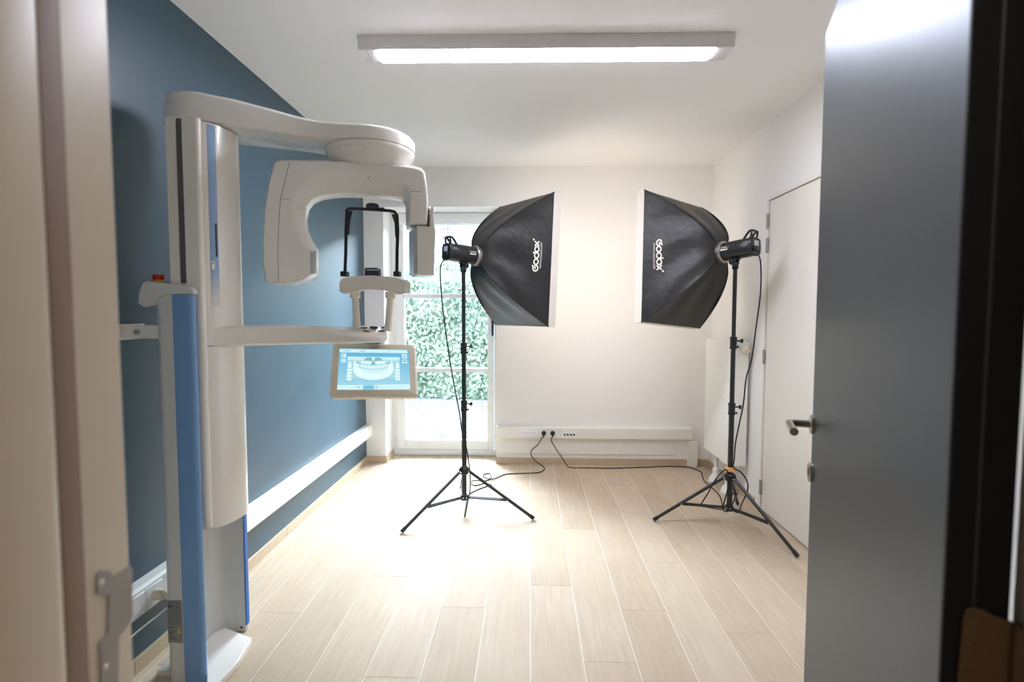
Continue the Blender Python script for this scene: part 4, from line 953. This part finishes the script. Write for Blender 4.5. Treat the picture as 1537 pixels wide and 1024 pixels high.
def softbox(ring_c, n_, t_, u_, W2, H2, D, label, side, light, letters_up):
    def q(a, c, h): return ring_c + n_ * a + t_ * c + u_ * h
    t = thing('softbox', tuple(ring_c), label, 'softbox', 'softboxes on the light stands')
    def g(s_): return max(0, s_) ** .66
    r0 = .068
    def wh(s_): return r0 + (W2 - r0) * g(s_), r0 + (H2 - r0) * g(s_)
    NS, NV = 22, 14
    def panel(which):
        b = MB(); grid = []
        for i in range(NS + 1):
            s_ = i / NS; w_, h_ = wh(s_); row = []
            for j in range(NV + 1):
                v_ = -1 + 2 * j / NV; sag = .018 * math.sin(PI * s_) * (1 - v_ * v_) + .007 * math.sin(7 * v_ + 5 * s_) * math.sin(PI * s_)
                a = D * s_
                if which == 0: p_ = q(a, w_ - sag, h_ * v_)
                elif which == 1: p_ = q(a, -w_ + sag, h_ * v_)
                elif which == 2: p_ = q(a, w_ * v_, h_ - sag)
                else: p_ = q(a, w_ * v_, -h_ + sag)
                row.append(b.vert(p_))
            grid.append(row)
        for i in range(NS):
            for j in range(NV): b.face((grid[i][j], grid[i][j + 1], grid[i + 1][j + 1], grid[i + 1][j]))
        return b
    names = ['side_panel', 'side_panel', 'top_panel', 'bottom_panel']
    for k in range(4): po = panel(k).build(names[k], M['fabric'], t, smooth=80)
    b = MB(); b.loft([[q(-.004, r0 * c, r0 * h) for c, h in ((-1, -1), (1, -1), (1, 1), (-1, 1))], [q(.004, r0 * c, r0 * h) for c, h in ((-1, -1), (1, -1), (1, 1), (-1, 1))]]); b.build('rear_panel', M['fabric'], t)
    for c, h in ((-1, -1), (1, -1), (1, 1), (-1, 1)):
        b = MB(); b.tube([q(D * i / 24, c * wh(i / 24)[0], h * wh(i / 24)[1]) for i in range(25)], .0052, 8); b.build('rib_piping', M['piping'], t, smooth=80)
    # front lip
    b = MB(); LP = .058
    rc = lambda a, k: [q(a, (W2 + k) * c, (H2 + k) * h) for c, h in ((-1, -1), (1, -1), (1, 1), (-1, 1))]
    b.loft([rc(D - .002, .003), rc(D + LP, .004), rc(D + LP, -.001), rc(D - .001, -.002), rc(D - .002, .003)], caps=False); b.build('front_lip', M['lip'], t, smooth=30)
    b = MB(); b.loft([[q(D + .004, (W2 - .004) * c, (H2 - .004) * h) for c, h in ((-1, -1), (1, -1), (1, 1), (-1, 1))], [q(D + .007, (W2 - .004) * c, (H2 - .004) * h) for c, h in ((-1, -1), (1, -1), (1, 1), (-1, 1))]]); b.build('diffuser', light, t)
    b = MB()
    rgp = [(.052, -.030), (.064, -.030), (.068, -.026), (.069, -.004), (.066, .002), (.052, .002), (.052, -.030)]
    b.lathe(rgp, ring_c - n_ * .003, n_, 36); b.build('speed_ring', M['silver'], t, smooth=40)
    # logo on the panel the camera sees
    def onp(a, h, lift):
        s_ = a / D; w_, hh = wh(s_); v_ = h / hh
        sag = .018 * math.sin(PI * s_) * (1 - v_ * v_) + .007 * math.sin(7 * v_ + 5 * s_) * math.sin(PI * s_)
        return q(a, side * (w_ - sag + lift), h)
    # lettering: x' runs along the height, y' towards the ring
    b = MB(); A0 = D - .080; hc = .030 if letters_up > 0 else -.018; S = .049
    def put(x, y, lift=.0022):
        return onp(A0 - y * 0.72, letters_up * (x - 2.15 * .062) * 1.0 + hc, lift)
    def stroke(pts_, w_, m=0, closed=False):
        P2 = [V((x, y, 0)) for x, y in pts_]; n2 = len(P2); Lr = []
        for i, p_ in enumerate(P2):
            a_ = P2[(i - 1) % n2] if closed or i else P2[0]; c_ = P2[(i + 1) % n2] if closed or i < n2 - 1 else P2[-1]
            d2 = (c_ - a_).normalized(); nr = V((-d2.y, d2.x, 0)) * w_ / 2; Lr.append((p_ + nr, p_ - nr))
        ids = [(b.vert(put(l_.x, l_.y)), b.vert(put(r_.x, r_.y))) for l_, r_ in Lr]
        for i in range(n2 if closed else n2 - 1):
            j = (i + 1) % n2; b.face((ids[i][0], ids[j][0], ids[j][1], ids[i][1]), m)
    R_ = S * .36; WD = S * .20; x = -.0
    cxs = [0.0 + 2.15 * .062 + k * S * .92 for k in (-2.1, -1.15, -.2, .72, 1.55)]
    circ = lambda cx_, r_, a0_=0, a1_=2 * PI, n2=28: [(cx_ + r_ * math.cos(a0_ + (a1_ - a0_) * i / n2), S * .45 + r_ * math.sin(a0_ + (a1_ - a0_) * i / n2)) for i in range(n2 + (0 if abs(a1_ - a0_ - 2 * PI) < 1e-6 else 1))]
    gx = cxs[0]
    gp = [(gx + R_ * 1.05 * math.cos(a_), S * .47 + R_ * 1.15 * math.sin(a_)) for a_ in [math.radians(58 + 302 * i / 28) for i in range(29)]]
    gp += [(gx + R_ * .9, S * .56), (gx + R_ * .45, S * .66), (gx + R_ * .05, S * .56), (gx - R_ * .1, S * .40)]
    gp = [(gx + R_ * 1.1, S * 1.02)] + gp[1:]
    stroke(gp, WD)
    for k in (1, 2, 3): stroke(circ(cxs[k], R_), WD, closed=True)
    stroke([(cxs[2] + R_, S * .45), (cxs[2] + R_ * 1.05, S * .8), (cxs[2] + R_ * .95, S * 1.12)], WD)
    stroke([(cxs[4] - R_ * .85, S * .84), (cxs[4] + R_ * .85, S * .06)], WD); stroke([(cxs[4] - R_ * .85, S * .06), (cxs[4] + R_ * .85, S * .84)], WD)
    stroke([(cxs[4] + R_ * 1.45 + .004 * math.cos(i), S * 1.05 + .004 * math.sin(i)) for i in range(0, 7)], .007, closed=False)
    vs, fs = text_mesh('WWW.GODOX.COM', .017); wx = max(v_.x for v_ in vs); sc_ = (cxs[4] + R_ - cxs[0] + R_) * .86 / wx
    ids = [b.vert(put(cxs[0] - R_ * .0 + v_.x * sc_, v_.y * 1.25 - S * .48)) for v_ in vs]
    for f_ in fs: b.face([ids[i] for i in f_], 1)
    b.build('logo', [M['logo'], M['logodim'] if False else M['logo']], t, smooth=80)
    return t, q

# left
nL, tL, uL = frame_of((.766, .643), math.radians(3), 0)
fL, qL = flash_head(LC, lz_top, nL, tL, uL, 'black flash head on the stand in front of the garden door', -1)
rcL = V((LC[0], LC[1], lz_top + .085)) + nL * .112
softbox(rcL, nL, tL, uL, .300, .452, .40, 'black softbox left of centre, facing right towards the back wall', -1, M['softlight'], 1)
# right
nR, tR, uR = frame_of((-.574, .82), math.radians(4), math.radians(5))
fR, qR = flash_head(RC, rz_top, nR, tR, uR, 'black flash head on the stand near the radiator', 1)
rcR = V((RC[0], RC[1], rz_top + .085)) + nR * .104
softbox(rcR, nR, tR, uR, .300, .445, .380, 'black softbox nearer the white door, facing left towards the back wall', 1, M['softlight2'], -1)

# ------------------------------------------------------------------ cords
def cord(label, pts, plug_at, r_=.0042):
    t = thing('power_cord', tuple(pts[-1]), label, 'power cord', 'black power cords of the flash heads')
    b = MB(); b.tube(smooth_path(pts, 7), r_, 8); b.build('cable', M['rubber'], t, smooth=80)
    b = MB(); o = V(plug_at); b.lathe([(0, 0), (.018, 0), (.021, .004), (.021, .018), (.016, .030), (.009, .036), (0, .036)], o, (0, -1, 0), 20); b.build('plug', M['rubber'], t)
    b = MB(); b.tube([o + V((0, -.028, -.006)), o + V((-.003, -.036, -.03))], [.008, .005], 10); b.build('strain_relief', M['rubber'], t)
    return t
zs = .5 * (TZ0 + TZ1) + .004
a = at(809.5, 650, Y=YT); c = at(836, 650, Y=YT)
p1 = V((a.x + (c.x - a.x) * .25, YT - .0075, zs)); p2 = V((a.x + (c.x - a.x) * .75, YT - .0075, zs))
fl = lambda x, y, z=.0045: at(x, y, Z=z)
bL = qL(-.125, -.02, -.052)
Yc = 3.36
ptsL = [bL, bL + V((-.035, -.005, -.012))] + [at(x, y, Y=Yc) for x, y in ((661, 405), (662.5, 440), (668, 490), (675, 540), (683, 585), (690, 622))] + [at(693.5, 648, Y=3.375), at(699, 668, Y=3.372), at(703, 690, Y=3.37), at(705.6, 712, Y=3.36), at(705.5, 735, Y=3.35), at(701.5, 756, Y=3.33), fl(697.5, 776), fl(699, 764), fl(702, 745), fl(713, 737), fl(728, 731), fl(738, 728), fl(726, 726), fl(714, 729), fl(707, 725.5), fl(712, 721), fl(728, 722), fl(737, 717), fl(735, 711), fl(727, 712), fl(726, 715, .008), fl(738, 719.5, .009), fl(757, 712.5), fl(772, 711), fl(790, 710.5), fl(808, 709.5), fl(817, 705), fl(815, 700), at(805, 693, Y=4.46), at(797.5, 684, Y=4.455), at(798, 676, Y=4.455), at(807, 668, Y=4.455), at(813, 658, Y=4.445), p1 + V((-.003, -.036, -.03))]
cord('black cord from the left flash to the left plug in the socket', ptsL, p1)
bR = qR(-.125, .02, -.052)
ptsR = [bR, bR + V((.03, -.01, -.008))] + [at(x, y, Y=3.16) for x, y in ((1142, 400), (1141.5, 440), (1135, 490), (1128, 540), (1120, 568), (1116, 605), (1110, 635))] + [at(1104, 665, Y=3.20), at(1102, 690, Y=3.212), at(1101, 702, Y=3.208), at(1112, 709, Y=3.18), at(1121, 722, Y=3.17), at(1122, 737, Y=3.17), at(1114, 755, Y=3.17), at(1108, 769, Y=3.15), at(1098, 766, Y=3.19), at(1088, 768, Y=3.19), at(1086, 758, Y=3.2), at(1092, 735, Y=3.22), at(1093, 712, Y=3.212), at(1087, 706, Y=3.19), at(1072, 723, Y=3.2), at(1063, 740, Y=3.22), at(1053, 757, Y=3.22), at(1060, 761, Y=3.22), fl(1085, 765), fl(1084, 757), fl(1081, 746), fl(1075, 738), fl(1066, 730), fl(1057, 722), fl(1054, 714), fl(1053, 709), fl(1044, 705), fl(1034, 701.5), fl(1015, 700.5), fl(1000, 700.2), fl(970, 701.5), fl(950, 702), fl(920, 703), fl(880, 702.5), fl(856, 702), at(850, 697, Y=4.44), at(842, 685, Y=4.44), at(832, 670, Y=4.44), at(827, 660, Y=4.44), p2 + V((-.003, -.036, -.03))]
cord('black cord from the right flash to the right plug in the socket', ptsR, p2)

# ------------------------------------------------------------------ light
w_ = bpy.data.worlds.new('overcast_sky'); bpy.context.scene.world = w_; w_.use_nodes = True
bg = w_.node_tree.nodes['Background']; bg.inputs['Color'].default_value = (0.78, 0.885, 1.0, 1); bg.inputs['Strength'].default_value = 58.0
def area(name, loc, size, size_y, power, rgb, rot):
    l = bpy.data.lights.new(name, 'AREA'); l.shape = 'RECTANGLE'; l.size = size; l.size_y = size_y; l.energy = power; l.color = rgb
    o = bpy.data.objects.new(name, l); C.objects.link(o); o.location = loc; o.rotation_euler = rot; o['kind'] = 'helper'; return o
por = area('window_portal', (.5 * (OX0 + OX1), YOUT + .05, 1.15), 1.0, 2.25, 1, (1, 1, 1), (-PI / 2, 0, 0)); por.data.cycles.is_portal = True
area('corridor_lamp', (0.7, -.9, H - .02), .7, .7, 5, (1, .94, .86), (0, 0, 0))

# ------------------------------------------------------------------ camera and view
cam = bpy.data.cameras.new('camera'); co_ = bpy.data.objects.new('camera', cam); C.objects.link(co_)
co_.matrix_world = Matrix(((RT.x, UP.x, -FW.x, CAM.x), (RT.y, UP.y, -FW.y, CAM.y), (RT.z, UP.z, -FW.z, CAM.z), (0, 0, 0, 1)))
cam.sensor_fit = 'HORIZONTAL'; cam.sensor_width = 36; cam.lens = FOC / 1537 * 36; cam.clip_start = .02
cam.dof.use_dof = True; cam.dof.focus_distance = 3.3; cam.dof.aperture_fstop = 2.8
sc_ = bpy.context.scene; sc_.camera = co_
sc_.view_settings.view_transform = 'Standard'; sc_.view_settings.look = 'None'; sc_.view_settings.gamma = 1; sc_.view_settings.use_curve_mapping = False; sc_.view_settings.exposure = 0.80
sc_.cycles.use_denoising = True; sc_.cycles.max_bounces = 12; sc_.cycles.diffuse_bounces = 8; sc_.cycles.glossy_bounces = 4; sc_.cycles.transparent_max_bounces = 12
sc_.cycles.sample_clamp_indirect = 8
for o in bpy.data.objects:
    if '_o' in o: del o['_o']
